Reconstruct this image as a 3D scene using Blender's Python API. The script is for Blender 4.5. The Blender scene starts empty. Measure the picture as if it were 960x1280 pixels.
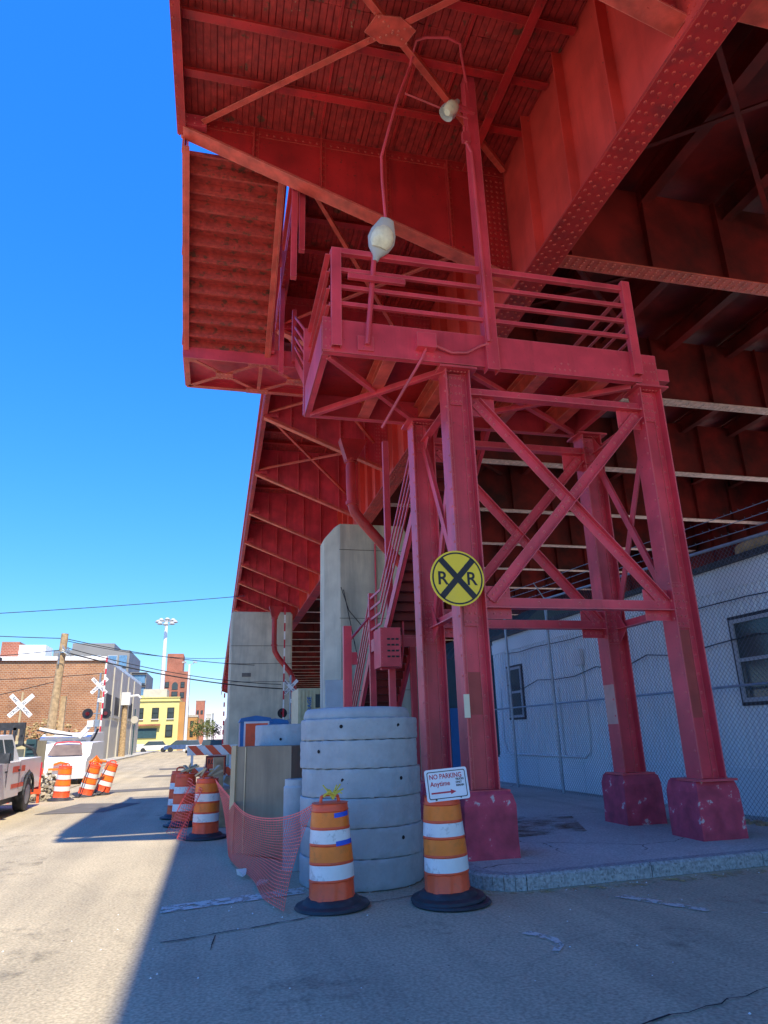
import bpy, math, random
from mathutils import Vector, Matrix
random.seed(7)
sc = bpy.context.scene
col = sc.collection
R = math.radians
V = Vector

# ------------------------------------------------------------------ helpers
ORG = {}
class MB:
    """collects shapes in world coordinates; build() links them as ONE mesh object"""
    def __init__(s): s.v = []; s.f = []; s.m = []; s.mi = 0
    def add(s, vs, fs):
        n = len(s.v); s.v += [V(p) for p in vs]
        s.f += [[i+n for i in f] for f in fs]; s.m += [s.mi]*len(fs); return s
    def box(s, x0, x1, y0, y1, z0, z1):
        return s.add([(x0,y0,z0),(x1,y0,z0),(x1,y1,z0),(x0,y1,z0),(x0,y0,z1),(x1,y0,z1),(x1,y1,z1),(x0,y1,z1)],
                     [(0,3,2,1),(4,5,6,7),(0,1,5,4),(1,2,6,5),(2,3,7,6),(3,0,4,7)])
    def beam(s, a, b, w, h, up=(0,0,1)):
        a = V(a); b = V(b); d = (b-a).normalized(); u = V(up)
        sd = d.cross(u)
        if sd.length < 1e-4: sd = d.cross(V((0,1,0)))
        sd.normalize(); u = sd.cross(d)
        o = [(-w/2,-h/2),(w/2,-h/2),(w/2,h/2),(-w/2,h/2)]
        vs = [a+sd*i+u*j for i,j in o]+[b+sd*i+u*j for i,j in o]
        return s.add(vs, [(0,3,2,1),(4,5,6,7),(0,1,5,4),(1,2,6,5),(2,3,7,6),(3,0,4,7)])
    def ibeam(s, a, b, w, h, t=.02, up=(0,0,1)):
        a = V(a); b = V(b); d = (b-a).normalized(); u = V(up)
        sd = d.cross(u).normalized(); u = sd.cross(d)
        s.beam(a+u*(h/2-t/2), b+u*(h/2-t/2), w, t, up); s.beam(a-u*(h/2-t/2), b-u*(h/2-t/2), w, t, up)
        return s.beam(a, b, t, h-2*t, up)
    def angle(s, a, b, w, t=.014, up=(0,0,1), flip=1):
        """an L section: one leg flat across the up direction, the other standing along it"""
        a = V(a); b = V(b); d = (b-a).normalized(); u = V(up)
        sd = d.cross(u).normalized(); u = sd.cross(d)
        s.beam(a, b, w, t, up)
        return s.beam(a+sd*flip*(w/2-t/2)+u*(w/2+t/2), b+sd*flip*(w/2-t/2)+u*(w/2+t/2), t, w, up)
    def tube(s, a, b, r, n=8, r2=None, cap=True):
        a = V(a); b = V(b); r2 = r if r2 is None else r2
        d = (b-a).normalized(); x = d.orthogonal().normalized(); y = d.cross(x)
        vs = []
        for c, q in ((a,r),(b,r2)):
            for i in range(n):
                t = 2*math.pi*i/n; vs.append(c+x*math.cos(t)*q+y*math.sin(t)*q)
        fs = [(i,(i+1)%n,n+(i+1)%n,n+i) for i in range(n)]
        if cap: fs += [tuple(range(n-1,-1,-1)), tuple(range(n,2*n))]
        return s.add(vs, fs)
    def path(s, pts, r, n=6):
        pts = [V(p) for p in pts]
        rings = []; x = None
        for i, p in enumerate(pts):
            d = (pts[min(i+1,len(pts)-1)]-pts[max(i-1,0)]).normalized()
            if x is None: x = d.orthogonal().normalized()
            x = (x-d*x.dot(d)).normalized(); y = d.cross(x)
            rings.append([p+x*math.cos(2*math.pi*k/n)*r+y*math.sin(2*math.pi*k/n)*r for k in range(n)])
        vs = [q for g in rings for q in g]; fs = []
        for i in range(len(pts)-1):
            for k in range(n): fs.append((i*n+k, i*n+(k+1)%n, (i+1)*n+(k+1)%n, (i+1)*n+k))
        fs += [tuple(range(n-1,-1,-1)), tuple(range((len(pts)-1)*n, len(pts)*n))]
        return s.add(vs, fs)
    def lathe(s, prof, c=(0,0,0), n=32, wob=None):
        vs = []; fs = []
        for j, (r, z) in enumerate(prof):
            for i in range(n):
                t = 2*math.pi*i/n; rr, zz = (r, z) if wob is None else wob(r, z, t, j)
                vs.append((c[0]+rr*math.cos(t), c[1]+rr*math.sin(t), c[2]+zz))
        for j in range(len(prof)-1):
            for i in range(n): fs.append((j*n+i, j*n+(i+1)%n, (j+1)*n+(i+1)%n, (j+1)*n+i))
        return s.add(vs, fs)
    def prism(s, poly, d):
        """poly: ordered points; d: extrusion vector"""
        n = len(poly); d = V(d); ps = [V(p) for p in poly]
        vs = ps+[p+d for p in ps]
        return s.add(vs, [tuple(range(n)), tuple(range(2*n-1,n-1,-1))]+[(i,n+i,n+(i+1)%n,(i+1)%n) for i in range(n)])
    def rivet(s, p, nrm, r=.02):
        p = V(p); nn = V(nrm).normalized(); x = nn.orthogonal().normalized(); y = nn.cross(x)
        vs = []
        for q, h in ((r,0),(r*.75,r*.55)):
            for i in range(6):
                t = math.pi*i/3; vs.append(p+x*math.cos(t)*q+y*math.sin(t)*q+nn*h)
        return s.add(vs, [(i,(i+1)%6,6+(i+1)%6,6+i) for i in range(6)]+[(6,7,8,9,10,11)])
    def rivets(s, a, b, step, nrm, r=.02):
        a = V(a); b = V(b); L = (b-a).length; n = max(1, int(L/step))
        for i in range(n+1): s.rivet(a+(b-a)*(i/n), nrm, r)
        return s
    def disc(s, c, nrm, r, n=32, r0=0):
        c = V(c); nn = V(nrm).normalized()
        x = V((0,0,1)).cross(nn)
        if x.length < 1e-3: x = V((1,0,0))
        x.normalize(); y = nn.cross(x)
        P = lambda q: [c+x*math.cos(2*math.pi*i/n)*q+y*math.sin(2*math.pi*i/n)*q for i in range(n)]
        if r0 == 0: return s.add(P(r), [tuple(range(n))])
        return s.add(P(r0)+P(r), [(i,n+i,n+(i+1)%n,(i+1)%n) for i in range(n)])
    def build(s, name, mats, parent=None, smooth=False, org=None, base=None):
        o0 = V(org) if org is not None else (ORG[parent.name] if parent else V((0,0,0)))
        me = bpy.data.meshes.new(name)
        me.from_pydata([tuple(p-o0) for p in s.v], [], s.f)
        if not isinstance(mats, (list,tuple)): mats = [mats]
        for m in mats: me.materials.append(m)
        if len(mats) > 1: me.polygons.foreach_set('material_index', s.m)
        if smooth:
            me.polygons.foreach_set('use_smooth', [True]*len(me.polygons))
        me.update()
        if smooth:
            try: me.set_sharp_from_angle(angle=R(35))
            except Exception: pass
        o = bpy.data.objects.new(name, me); col.objects.link(o)
        if parent: o.parent = parent
        else: o.location = o0
        ORG[o.name] = o0
        return o

def tag(o, label=None, cat=None, group=None, kind=None):
    if label: o['label'] = label
    if cat: o['category'] = cat
    if group: o['group'] = group
    if kind: o['kind'] = kind
    return o
def thing(name, label, cat, loc, group=None):
    o = bpy.data.objects.new(name, None); o.empty_display_size = .3; col.objects.link(o); o.location = loc
    ORG[o.name] = V(loc); return tag(o, label, cat, group)
def dup(root, loc, rotz=0, label=None, rot=None):
    r = root.copy(); col.objects.link(r); r.location = loc
    r.rotation_euler = rot if rot else (0,0,rotz)
    if label: r['label'] = label
    for ch in list(root.children):
        c = ch.copy(); col.objects.link(c); c.parent = r
        for g in ch.children:
            d = g.copy(); col.objects.link(d); d.parent = c
    return r

def text_mesh(txt, size, origin, xdir, ydir, bold=0, align='LEFT', sx=1.0, name='lettering', mat=None, parent=None):
    cu = bpy.data.curves.new('lettering', 'FONT'); cu.body = txt; cu.size = size; cu.align_x = align
    cu.offset = bold; cu.resolution_u = 3
    o = bpy.data.objects.new('lettering', cu); col.objects.link(o)
    bpy.context.view_layer.update()
    me = bpy.data.meshes.new_from_object(o.evaluated_get(bpy.context.evaluated_depsgraph_get()))
    bpy.data.objects.remove(o); bpy.data.curves.remove(cu)
    b = MB(); xd = V(xdir).normalized(); yd = V(ydir).normalized(); og = V(origin)
    b.add([og+xd*v.co.x*sx+yd*v.co.y for v in me.vertices], [list(p.vertices) for p in me.polygons])
    bpy.data.meshes.remove(me)
    return b.build(name, mat, parent) if mat else b

# ------------------------------------------------------------------ materials
def nodes(name):
    m = bpy.data.materials.new(name); m.use_nodes = True
    nt = m.node_tree; b = nt.nodes['Principled BSDF']; return m, nt, b
def mat(name, c, rough=.6, metal=0, var=.25, scale=3., dirt=None, dirt_amt=.35, bump=.15, bscale=40, spec=.5, streak=False, dscale=1.3, dlo=.55, dhi=.72, spots=None, sscale=18, slo=.64, shi=.68, edge=None):
    """paint-like surface: base colour with slow variation, dirt patches (optionally streaked) and fine bump"""
    m, nt, b = nodes(name); N = nt.nodes.new; L = nt.links.new
    tc = N('ShaderNodeTexCoord')
    n1 = N('ShaderNodeTexNoise'); n1.inputs['Scale'].default_value = scale; n1.inputs['Detail'].default_value = 6
    L(tc.outputs['Object'], n1.inputs['Vector'])
    mr = N('ShaderNodeMapRange'); mr.inputs[1].default_value = .3; mr.inputs[2].default_value = .7
    mr.inputs[3].default_value = 1-var; mr.inputs[4].default_value = 1+var
    L(n1.outputs[0], mr.inputs[0])
    mx = N('ShaderNodeVectorMath'); mx.operation = 'SCALE'; mx.inputs[0].default_value = c[:3]
    L(mr.outputs[0], mx.inputs['Scale'])
    out = mx.outputs[0]
    if dirt:
        mp = N('ShaderNodeMapping'); mp.inputs['Scale'].default_value = (3,3,.35) if streak else (1,1,1)
        L(tc.outputs['Object'], mp.inputs[0])
        n2 = N('ShaderNodeTexNoise'); n2.inputs['Scale'].default_value = dscale; n2.inputs['Detail'].default_value = 8; n2.inputs['Roughness'].default_value = .65
        L(mp.outputs[0], n2.inputs['Vector'])
        r2 = N('ShaderNodeMapRange'); r2.inputs[1].default_value = dlo; r2.inputs[2].default_value = dhi; r2.inputs[4].default_value = dirt_amt
        L(n2.outputs[0], r2.inputs[0])
        mm = N('ShaderNodeMix'); mm.data_type = 'RGBA'; L(r2.outputs[0], mm.inputs[0])
        L(out, mm.inputs[6]); mm.inputs[7].default_value = (*dirt[:3],1); out = mm.outputs[2]
    if spots:
        n4 = N('ShaderNodeTexNoise'); n4.inputs['Scale'].default_value = sscale; n4.inputs['Detail'].default_value = 5; n4.inputs['Roughness'].default_value = .7
        L(tc.outputs['Object'], n4.inputs['Vector'])
        r4 = N('ShaderNodeMapRange'); r4.inputs[1].default_value = slo; r4.inputs[2].default_value = shi; r4.inputs[4].default_value = .9; L(n4.outputs[0], r4.inputs[0])
        m4 = N('ShaderNodeMix'); m4.data_type = 'RGBA'; L(r4.outputs[0], m4.inputs[0]); L(out, m4.inputs[6]); m4.inputs[7].default_value = (*spots,1); out = m4.outputs[2]
    if edge:  # paler colour along edges imitates light catching them
        bv = N('ShaderNodeBevel'); bv.samples = 4; bv.inputs['Radius'].default_value = .016
        ge = N('ShaderNodeNewGeometry'); dp = N('ShaderNodeVectorMath'); dp.operation = 'DOT_PRODUCT'
        L(bv.outputs[0], dp.inputs[0]); L(ge.outputs['Normal'], dp.inputs[1])
        re = N('ShaderNodeMapRange'); re.inputs[1].default_value = .985; re.inputs[2].default_value = .85; re.inputs[3].default_value = 0; re.inputs[4].default_value = .75
        L(dp.outputs['Value'], re.inputs[0])
        me_ = N('ShaderNodeMix'); me_.data_type = 'RGBA'; L(re.outputs[0], me_.inputs[0]); L(out, me_.inputs[6]); me_.inputs[7].default_value = (*edge,1); out = me_.outputs[2]
    L(out, b.inputs['Base Color'])
    b.inputs['Roughness'].default_value = rough; b.inputs['Metallic'].default_value = metal
    b.inputs['Specular IOR Level'].default_value = spec
    if bump:
        n3 = N('ShaderNodeTexNoise'); n3.inputs['Scale'].default_value = bscale; n3.inputs['Detail'].default_value = 4
        L(tc.outputs['Object'], n3.inputs['Vector'])
        bp = N('ShaderNodeBump'); bp.inputs['Strength'].default_value = bump; bp.inputs['Distance'].default_value = .01
        L(n3.outputs[0], bp.inputs['Height']); L(bp.outputs[0], b.inputs['Normal'])
    return m

M = {}
M['red'] = mat('crimson steel paint', (.66,.055,.085), .42, var=.26, scale=1.6, spots=(.16,.04,.025), slo=.66, shi=.69, edge=(.72,.22,.20), dirt=(.34,.035,.045), dirt_amt=.7, bump=.25, bscale=14, streak=True, dscale=.8, dlo=.5, dhi=.75)
M['redd'] = mat('old red steel paint', (.46,.020,.022), .45, spots=(.12,.03,.02), sscale=12, slo=.63, shi=.67, edge=(.66,.13,.09), var=.28, scale=1.2, dirt=(.14,.018,.021), dirt_amt=.75, bump=.3, bscale=12, streak=True, dscale=.7, dlo=.48, dhi=.72)
M['flange'] = mat('warm red flange paint', (.62,.085,.06), .42, edge=(.80,.32,.24), var=.3, scale=4, dirt=(.30,.10,.06), dirt_amt=.5, bump=.3, bscale=25)
M['web'] = mat('web red paint with side light', (.66,.060,.045), .5, var=.22, scale=1.0, spots=(.30,.06,.04), sscale=9, slo=.66, shi=.70, dirt=(.42,.03,.022), dirt_amt=.7, bump=.25, bscale=12, streak=True, dscale=.6, dlo=.5, dhi=.74)  # web colour lightened to carry light from the open side
M['redshade'] = mat('inner red paint darkened for shade', (.22,.012,.010), .6, var=.45, scale=.9, dirt=(.03,.006,.006), dirt_amt=.9, bump=.3, bscale=10, dscale=.5, dlo=.42, dhi=.66)  # red darkened so the colour carries the shade under the deck
M['fpale'] = mat('flange paint lightened for bounce light', (.72,.50,.44), .6, var=.3, scale=6, dirt=(.5,.2,.16), dirt_amt=.7, dscale=3)  # paler flange colour stands for light bounced onto the farther beams
M['lip'] = mat('orange red tread lip', (.50,.062,.045), .5, var=.35, scale=12, dirt=(.16,.06,.03), dirt_amt=.9, dscale=6, dlo=.55, dhi=.62)  # lip coloured brighter orange so the tread edges read as lit
M['patch'] = mat('touched-up red paint', (.42,.07,.06), .6, var=.15)
M['pinkpatch'] = mat('faded salmon paint', (.62,.32,.26), .7, var=.15)
M['ped'] = mat('painted concrete', (.50,.055,.095), .75, var=.3, scale=5, dirt=(.62,.50,.46), dirt_amt=.9, bump=.6, bscale=30, dscale=5, dlo=.625, dhi=.65)
M['board'] = mat('flaking red boards', (.38,.028,.025), .7, spots=(.42,.26,.17), sscale=5, slo=.665, shi=.70, var=.35, scale=7, dirt=(.11,.045,.025), dirt_amt=.95, bump=.5, bscale=20, dscale=2.6, dlo=.60, dhi=.66)
M['tread'] = mat('rusty tread paint', (.46,.05,.04), .6, var=.3, scale=9, dirt=(.12,.05,.03), dirt_amt=.9, bump=.5, bscale=22, dscale=5, dlo=.55, dhi=.62)
M['ring'] = mat('precast concrete', (.40,.45,.47), .9, spots=(.06,.07,.08), sscale=34, slo=.68, shi=.71, var=.22, scale=2.2, dirt=(.25,.28,.31), dirt_amt=.8, bump=.7, bscale=26, dscale=2.5, dlo=.42, dhi=.75)
M['pier'] = mat('weathered pier concrete', (.55,.52,.40), .9, var=.15, scale=1.2, dirt=(.27,.28,.24), dirt_amt=.75, bump=.5, bscale=18, streak=True, dscale=.5, dlo=.48, dhi=.72)
M['pierlight'] = mat('pale painted concrete', (.62,.68,.70), .8, var=.08, scale=2)
M['curb'] = mat('granite curb', (.33,.34,.34), .9, var=.35, scale=30, dirt=(.12,.12,.12), dirt_amt=.8, bump=.9, bscale=45, dscale=22, dlo=.56, dhi=.64)
M['black'] = mat('black rubber', (.030,.034,.042), .6, var=.3, scale=8, dirt=(.16,.16,.16), dirt_amt=.5, dscale=4)
M['dark'] = mat('dark void', (.008,.008,.010), .9, var=.1)
M['orange'] = mat('orange plastic', (.90,.105,.03), .45, var=.10, scale=6, dirt=(.30,.07,.04), dirt_amt=.55, bump=.15, dscale=5)
M['orangesh'] = mat('orange reflective sheeting', (.95,.21,.02), .38, var=.08, scale=10, dirt=(.45,.14,.03), dirt_amt=.6, dscale=6, bump=.1)
M['white'] = mat('white reflective sheeting', (.78,.78,.76), .45, var=.06, scale=8, dirt=(.30,.28,.26), dirt_amt=.7, dscale=9, dlo=.56, dhi=.68)
M['wpaint'] = mat('white vehicle paint', (.86,.86,.86), .25, var=.03, scale=2, bump=0)
M['signw'] = mat('sign face white', (.80,.82,.85), .45, var=.04, scale=6)
M['signred'] = mat('sign red ink', (.55,.02,.05), .5, var=.05)
M['ink'] = mat('black ink', (.012,.012,.02), .5, var=.05)
M['yellow'] = mat('sign yellow', (.95,.70,.025), .4, var=.05, scale=5, dirt=(.5,.4,.1), dirt_amt=.3)
M['pale'] = mat('cream tape', (.75,.70,.50), .6, var=.05)
M['blue'] = mat('blue tape', (.02,.10,.65), .5, var=.06)
M['galv'] = mat('galvanised steel', (.30,.36,.42), .45, .6, var=.15, scale=8)
M['galvd'] = mat('dull fence wire', (.20,.26,.33), .55, .4, var=.1)
M['fencewire'] = mat('dull dark fence wire', (.10,.14,.19), .5, .3, var=.1)
M['wire'] = mat('cable black', (.02,.022,.028), .7, var=.1)
M['wood'] = mat('weathered timber', (.42,.30,.17), .85, var=.35, scale=6, dirt=(.22,.15,.09), dirt_amt=.6, streak=True)
M['plyd'] = mat('stained plywood', (.26,.215,.145), .8, var=.25, scale=1.6, dirt=(.17,.14,.10), dirt_amt=.8, streak=True, dscale=.9, dlo=.42, dhi=.7)
M['batten'] = mat('pale batten', (.50,.40,.24), .8, var=.15)
M['glass'] = mat('dark window glass', (.05,.07,.075), .12, var=.1, bump=0)
M['bglass'] = mat('blue window glass', (.12,.25,.42), .1, var=.2, bump=0)
M['frame'] = mat('window frame grey', (.42,.46,.50), .5, var=.05)
M['netting'] = mat('red orange netting', (.95,.12,.10), .5, var=.1)
M['lamp'] = mat('grey lamp housing', (.45,.46,.44), .5, var=.1)
M['wbox'] = mat('white plastic', (.75,.76,.76), .5, var=.05)
M['porta'] = mat('blue plastic', (.03,.17,.42), .45, var=.1)
M['teal'] = mat('dark teal metal', (.03,.08,.10), .5, var=.2)
M['cream'] = mat('cream container steel', (.58,.53,.33), .6, var=.1, dirt=(.35,.25,.12), dirt_amt=.4)
M['tan'] = mat('tan canvas', (.40,.28,.13), .9, var=.3, scale=5)
M['asphaltpatch'] = mat('patched asphalt', (.14,.13,.115), .9, var=.2)
M['debris'] = mat('pale rubble', (.45,.40,.30), .95, var=.5, scale=4, dirt=(.2,.17,.12), dirt_amt=.7, bump=1, bscale=6)
M['lensglass'] = mat('lamp glass bowl', (.75,.74,.55), .15, var=.15, scale=12, bump=0)
M['greyp'] = mat('grey stucco', (.50,.48,.42), .85, var=.1, scale=1)
M['ylwwall'] = mat('yellow stucco', (.72,.65,.26), .8, var=.06, scale=.5, dirt=(.6,.45,.12), dirt_amt=.3)
M['tanwall'] = mat('ochre brick side', (.50,.27,.10), .85, var=.1, scale=.5)
M['modern'] = mat('grey panel facade', (.24,.24,.24), .7, var=.1, scale=.3)
M['leaf'] = mat('far tree leaves', (.10,.13,.035), .8, var=.5, scale=2)

def brick_mat(name, c1, c2, mortar, scale):
    m, nt, b = nodes(name); N = nt.nodes.new; L = nt.links.new
    tc = N('ShaderNodeTexCoord'); mp = N('ShaderNodeSeparateXYZ'); cb = N('ShaderNodeCombineXYZ'); ad = N('ShaderNodeMath'); ad.operation = 'ADD'
    L(tc.outputs['Object'], mp.inputs[0]); L(mp.outputs[0], ad.inputs[0]); L(mp.outputs[1], ad.inputs[1])
    L(ad.outputs[0], cb.inputs[0]); L(mp.outputs[2], cb.inputs[1])
    bt = N('ShaderNodeTexBrick'); bt.inputs['Scale'].default_value = scale
    bt.inputs['Color1'].default_value = (*c1,1); bt.inputs['Color2'].default_value = (*c2,1); bt.inputs['Mortar'].default_value = (*mortar,1)
    bt.inputs['Mortar Size'].default_value = .03; L(cb.outputs[0], bt.inputs['Vector'])
    n1 = N('ShaderNodeTexNoise'); n1.inputs['Scale'].default_value = .35; n1.inputs['Detail'].default_value = 5; L(tc.outputs['Object'], n1.inputs['Vector'])
    mr = N('ShaderNodeMapRange'); mr.inputs[1].default_value = .3; mr.inputs[2].default_value = .7; mr.inputs[3].default_value = .75; mr.inputs[4].default_value = 1.2
    L(n1.outputs[0], mr.inputs[0]); sc_ = N('ShaderNodeVectorMath'); sc_.operation = 'SCALE'
    L(bt.outputs[0], sc_.inputs[0]); L(mr.outputs[0], sc_.inputs['Scale']); L(sc_.outputs[0], b.inputs['Base Color'])
    b.inputs['Roughness'].default_value = .9; return m
M['brick'] = brick_mat('orange brown brick', (.42,.19,.085), (.30,.12,.055), (.42,.33,.24), 1.6)
M['brickred'] = brick_mat('red brick', (.42,.12,.07), (.34,.09,.05), (.40,.25,.18), 1.6)

def siding_mat():
    m, nt, b = nodes('blue ribbed siding'); N = nt.nodes.new; L = nt.links.new
    tc = N('ShaderNodeTexCoord'); n1 = N('ShaderNodeTexNoise'); n1.inputs['Scale'].default_value = .8; n1.inputs['Detail'].default_value = 6
    L(tc.outputs['Object'], n1.inputs['Vector'])
    cr = N('ShaderNodeValToRGB'); cr.color_ramp.elements[0].position = .35; cr.color_ramp.elements[0].color = (.72,.80,.84,1)
    cr.color_ramp.elements[1].position = .65; cr.color_ramp.elements[1].color = (.82,.88,.91,1)
    L(n1.outputs[0], cr.inputs[0]); L(cr.outputs[0], b.inputs['Base Color']); b.inputs['Roughness'].default_value = .6
    return m
M['siding'] = siding_mat()

def ground_mat(name, c_lo, c_hi, streaks=True, cracks=.5, spots=True, tint=(.3,.28,.22)):
    m, nt, b = nodes(name); N = nt.nodes.new; L = nt.links.new
    tc = N('ShaderNodeTexCoord')
    n1 = N('ShaderNodeTexNoise'); n1.inputs['Scale'].default_value = .35; n1.inputs['Detail'].default_value = 8; n1.inputs['Roughness'].default_value = .62
    L(tc.outputs['Object'], n1.inputs['Vector'])
    mp = N('ShaderNodeMapping'); mp.inputs['Scale'].default_value = (1.6,.10,1); L(tc.outputs['Object'], mp.inputs[0])
    n2 = N('ShaderNodeTexNoise'); n2.inputs['Scale'].default_value = 1.2; n2.inputs['Detail'].default_value = 7; L(mp.outputs[0], n2.inputs['Vector'])
    av = N('ShaderNodeMix'); av.data_type = 'FLOAT'; av.inputs[0].default_value = .5 if streaks else .1
    L(n1.outputs[0], av.inputs[2]); L(n2.outputs[0], av.inputs[3])
    cr = N('ShaderNodeValToRGB'); cr.color_ramp.elements[0].position = .36; cr.color_ramp.elements[0].color = (*c_lo,1)
    cr.color_ramp.elements[1].position = .64; cr.color_ramp.elements[1].color = (*c_hi,1)
    L(av.outputs[0], cr.inputs[0]); out = cr.outputs[0]
    # fine aggregate
    n3 = N('ShaderNodeTexNoise'); n3.inputs['Scale'].default_value = 38; n3.inputs['Detail'].default_value = 5; L(tc.outputs['Object'], n3.inputs['Vector'])
    mr = N('ShaderNodeMapRange'); mr.inputs[1].default_value = .25; mr.inputs[2].default_value = .75; mr.inputs[3].default_value = .62; mr.inputs[4].default_value = 1.36
    L(n3.outputs[0], mr.inputs[0]); s1 = N('ShaderNodeVectorMath'); s1.operation = 'SCALE'; L(out, s1.inputs[0]); L(mr.outputs[0], s1.inputs['Scale']); out = s1.outputs[0]
    def overlay(fac, colr, out):
        mm = N('ShaderNodeMix'); mm.data_type = 'RGBA'; L(fac, mm.inputs[0]); L(out, mm.inputs[6]); mm.inputs[7].default_value = (*colr,1); return mm.outputs[2]
    # cracks: warped voronoi edges, masked
    nw = N('ShaderNodeTexNoise'); nw.inputs['Scale'].default_value = 1.1; nw.inputs['Detail'].default_value = 6; L(tc.outputs['Object'], nw.inputs['Vector'])
    va = N('ShaderNodeVectorMath'); va.operation = 'MULTIPLY_ADD'; L(nw.outputs[1], va.inputs[0]); va.inputs[1].default_value = (.9,.9,0); L(tc.outputs['Object'], va.inputs[2])
    vo = N('ShaderNodeTexVoronoi'); vo.feature = 'DISTANCE_TO_EDGE'; vo.inputs['Scale'].default_value = .42; L(va.outputs[0], vo.inputs['Vector'])
    lt = N('ShaderNodeMath'); lt.operation = 'LESS_THAN'; lt.inputs[1].default_value = .0045; L(vo.outputs['Distance'], lt.inputs[0])
    nm = N('ShaderNodeTexNoise'); nm.inputs['Scale'].default_value = .5; L(tc.outputs['Object'], nm.inputs['Vector'])
    mk = N('ShaderNodeMapRange'); mk.inputs[1].default_value = .48; mk.inputs[2].default_value = .58; mk.inputs[4].default_value = cracks; L(nm.outputs[0], mk.inputs[0])
    mu = N('ShaderNodeMath'); mu.operation = 'MULTIPLY'; L(lt.outputs[0], mu.inputs[0]); L(mk.outputs[0], mu.inputs[1])
    out = overlay(mu.outputs[0], (.03,.03,.03), out)
    if spots:
        v2 = N('ShaderNodeTexVoronoi'); v2.inputs['Scale'].default_value = 5.5; v2.inputs['Randomness'].default_value = 1; L(tc.outputs['Object'], v2.inputs['Vector'])
        l2 = N('ShaderNodeMath'); l2.operation = 'LESS_THAN'; l2.inputs[1].default_value = .045; L(v2.outputs['Distance'], l2.inputs[0])
        sx = N('ShaderNodeSeparateColor'); L(v2.outputs['Color'], sx.inputs[0])
        g2 = N('ShaderNodeMath'); g2.operation = 'GREATER_THAN'; g2.inputs[1].default_value = .62; L(sx.outputs[0], g2.inputs[0])
        m2 = N('ShaderNodeMath'); m2.operation = 'MULTIPLY'; L(l2.outputs[0], m2.inputs[0]); L(g2.outputs[0], m2.inputs[1])
        out = overlay(m2.outputs[0], (.05,.05,.05), out)
        v3 = N('ShaderNodeTexVoronoi'); v3.inputs['Scale'].default_value = 3.1; L(tc.outputs['Object'], v3.inputs['Vector'])
        l3 = N('ShaderNodeMath'); l3.operation = 'LESS_THAN'; l3.inputs[1].default_value = .014; L(v3.outputs['Distance'], l3.inputs[0])
        pass
        # oil / tar stains
        n5 = N('ShaderNodeTexNoise'); n5.inputs['Scale'].default_value = .9; n5.inputs['Detail'].default_value = 5; L(mp.outputs[0], n5.inputs['Vector'])
        r5 = N('ShaderNodeMapRange'); r5.inputs[1].default_value = .60; r5.inputs[2].default_value = .74; r5.inputs[4].default_value = .45; L(n5.outputs[0], r5.inputs[0])
        out = overlay(r5.outputs[0], tuple(x*.55 for x in c_lo), out)
    L(out, b.inputs['Base Color']); b.inputs['Roughness'].default_value = .88
    bp = N('ShaderNodeBump'); bp.inputs['Strength'].default_value = .5; bp.inputs['Distance'].default_value = .01
    L(n3.outputs[0], bp.inputs['Height']); L(bp.outputs[0], b.inputs['Normal']); return m
M['road'] = ground_mat('worn asphalt and concrete road', (.34,.295,.205), (.53,.455,.305), cracks=.12)
M['walk'] = ground_mat('sidewalk concrete', (.38,.38,.35), (.54,.53,.49), streaks=False, cracks=.7)
M['dirtg'] = ground_mat('gravelly dirt', (.30,.25,.17), (.50,.42,.29), streaks=False, cracks=0)

def worn_paint(name, c, lo=.42, hi=.52, scale=9):
    m, nt, b = nodes(name); N = nt.nodes.new; L = nt.links.new
    tc = N('ShaderNodeTexCoord'); n = N('ShaderNodeTexNoise'); n.inputs['Scale'].default_value = scale; n.inputs['Detail'].default_value = 9; n.inputs['Roughness'].default_value = .7
    L(tc.outputs['Object'], n.inputs['Vector'])
    r = N('ShaderNodeMapRange'); r.inputs[1].default_value = lo; r.inputs[2].default_value = hi; L(n.outputs[0], r.inputs[0]); L(r.outputs[0], b.inputs['Alpha'])
    b.inputs['Base Color'].default_value = (*c,1); b.inputs['Roughness'].default_value = .8; return m
M['roadwhite'] = worn_paint('worn white road paint', (.62,.60,.52))
M['roadyellow'] = worn_paint('worn yellow road paint', (.50,.40,.16), .5, .6, 5)
M['rust'] = worn_paint('rust stain', (.20,.09,.04), .40, .72, 1.6)

# ------------------------------------------------------------------ camera
F_PX, CXp, CYp, EYE = 853., 480., 640., 1.65
zen = V((405-CXp, -1985-CYp, F_PX)).normalized()
px = 268-CXp; py = -(px*zen.x+F_PX*zen.z)/zen.y
Yc = V((px, py, F_PX)).normalized(); Xc = Yc.cross(zen)
if Xc.x < 0: Xc = -Xc
rows = (Xc, Yc, zen)
right = V([r.x for r in rows]); down = V([r.y for r in rows]); fwd = V([r.z for r in rows])
cam = bpy.data.cameras.new('camera'); cam.sensor_fit = 'VERTICAL'; cam.sensor_height = 36; cam.sensor_width = 27
cam.lens = F_PX/1280*36; cam.clip_end = 3000; cam.clip_start = .05
co = bpy.data.objects.new('camera', cam); col.objects.link(co)
mw = Matrix.Identity(4)
for i in range(3):
    mw[i][0] = right[i]; mw[i][1] = -down[i]; mw[i][2] = -fwd[i]
mw[0][3] = 0; mw[1][3] = 0; mw[2][3] = EYE
co.matrix_world = mw; sc.camera = co

# ------------------------------------------------------------------ light
w = bpy.data.worlds.new('World'); sc.world = w; w.use_nodes = True
nt = w.node_tree; bg = nt.nodes['Background']
sky = nt.nodes.new('ShaderNodeTexSky'); sky.sky_type = 'NISHITA'; sky.sun_disc = False
SUN = V((.118,-.70,1)).normalized()
sky.sun_elevation = math.asin(SUN.z); sky.sun_rotation = math.atan2(SUN.x, SUN.y)
sky.air_density = 1.0; sky.dust_density = .0; sky.ozone_density = 4.0
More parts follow.
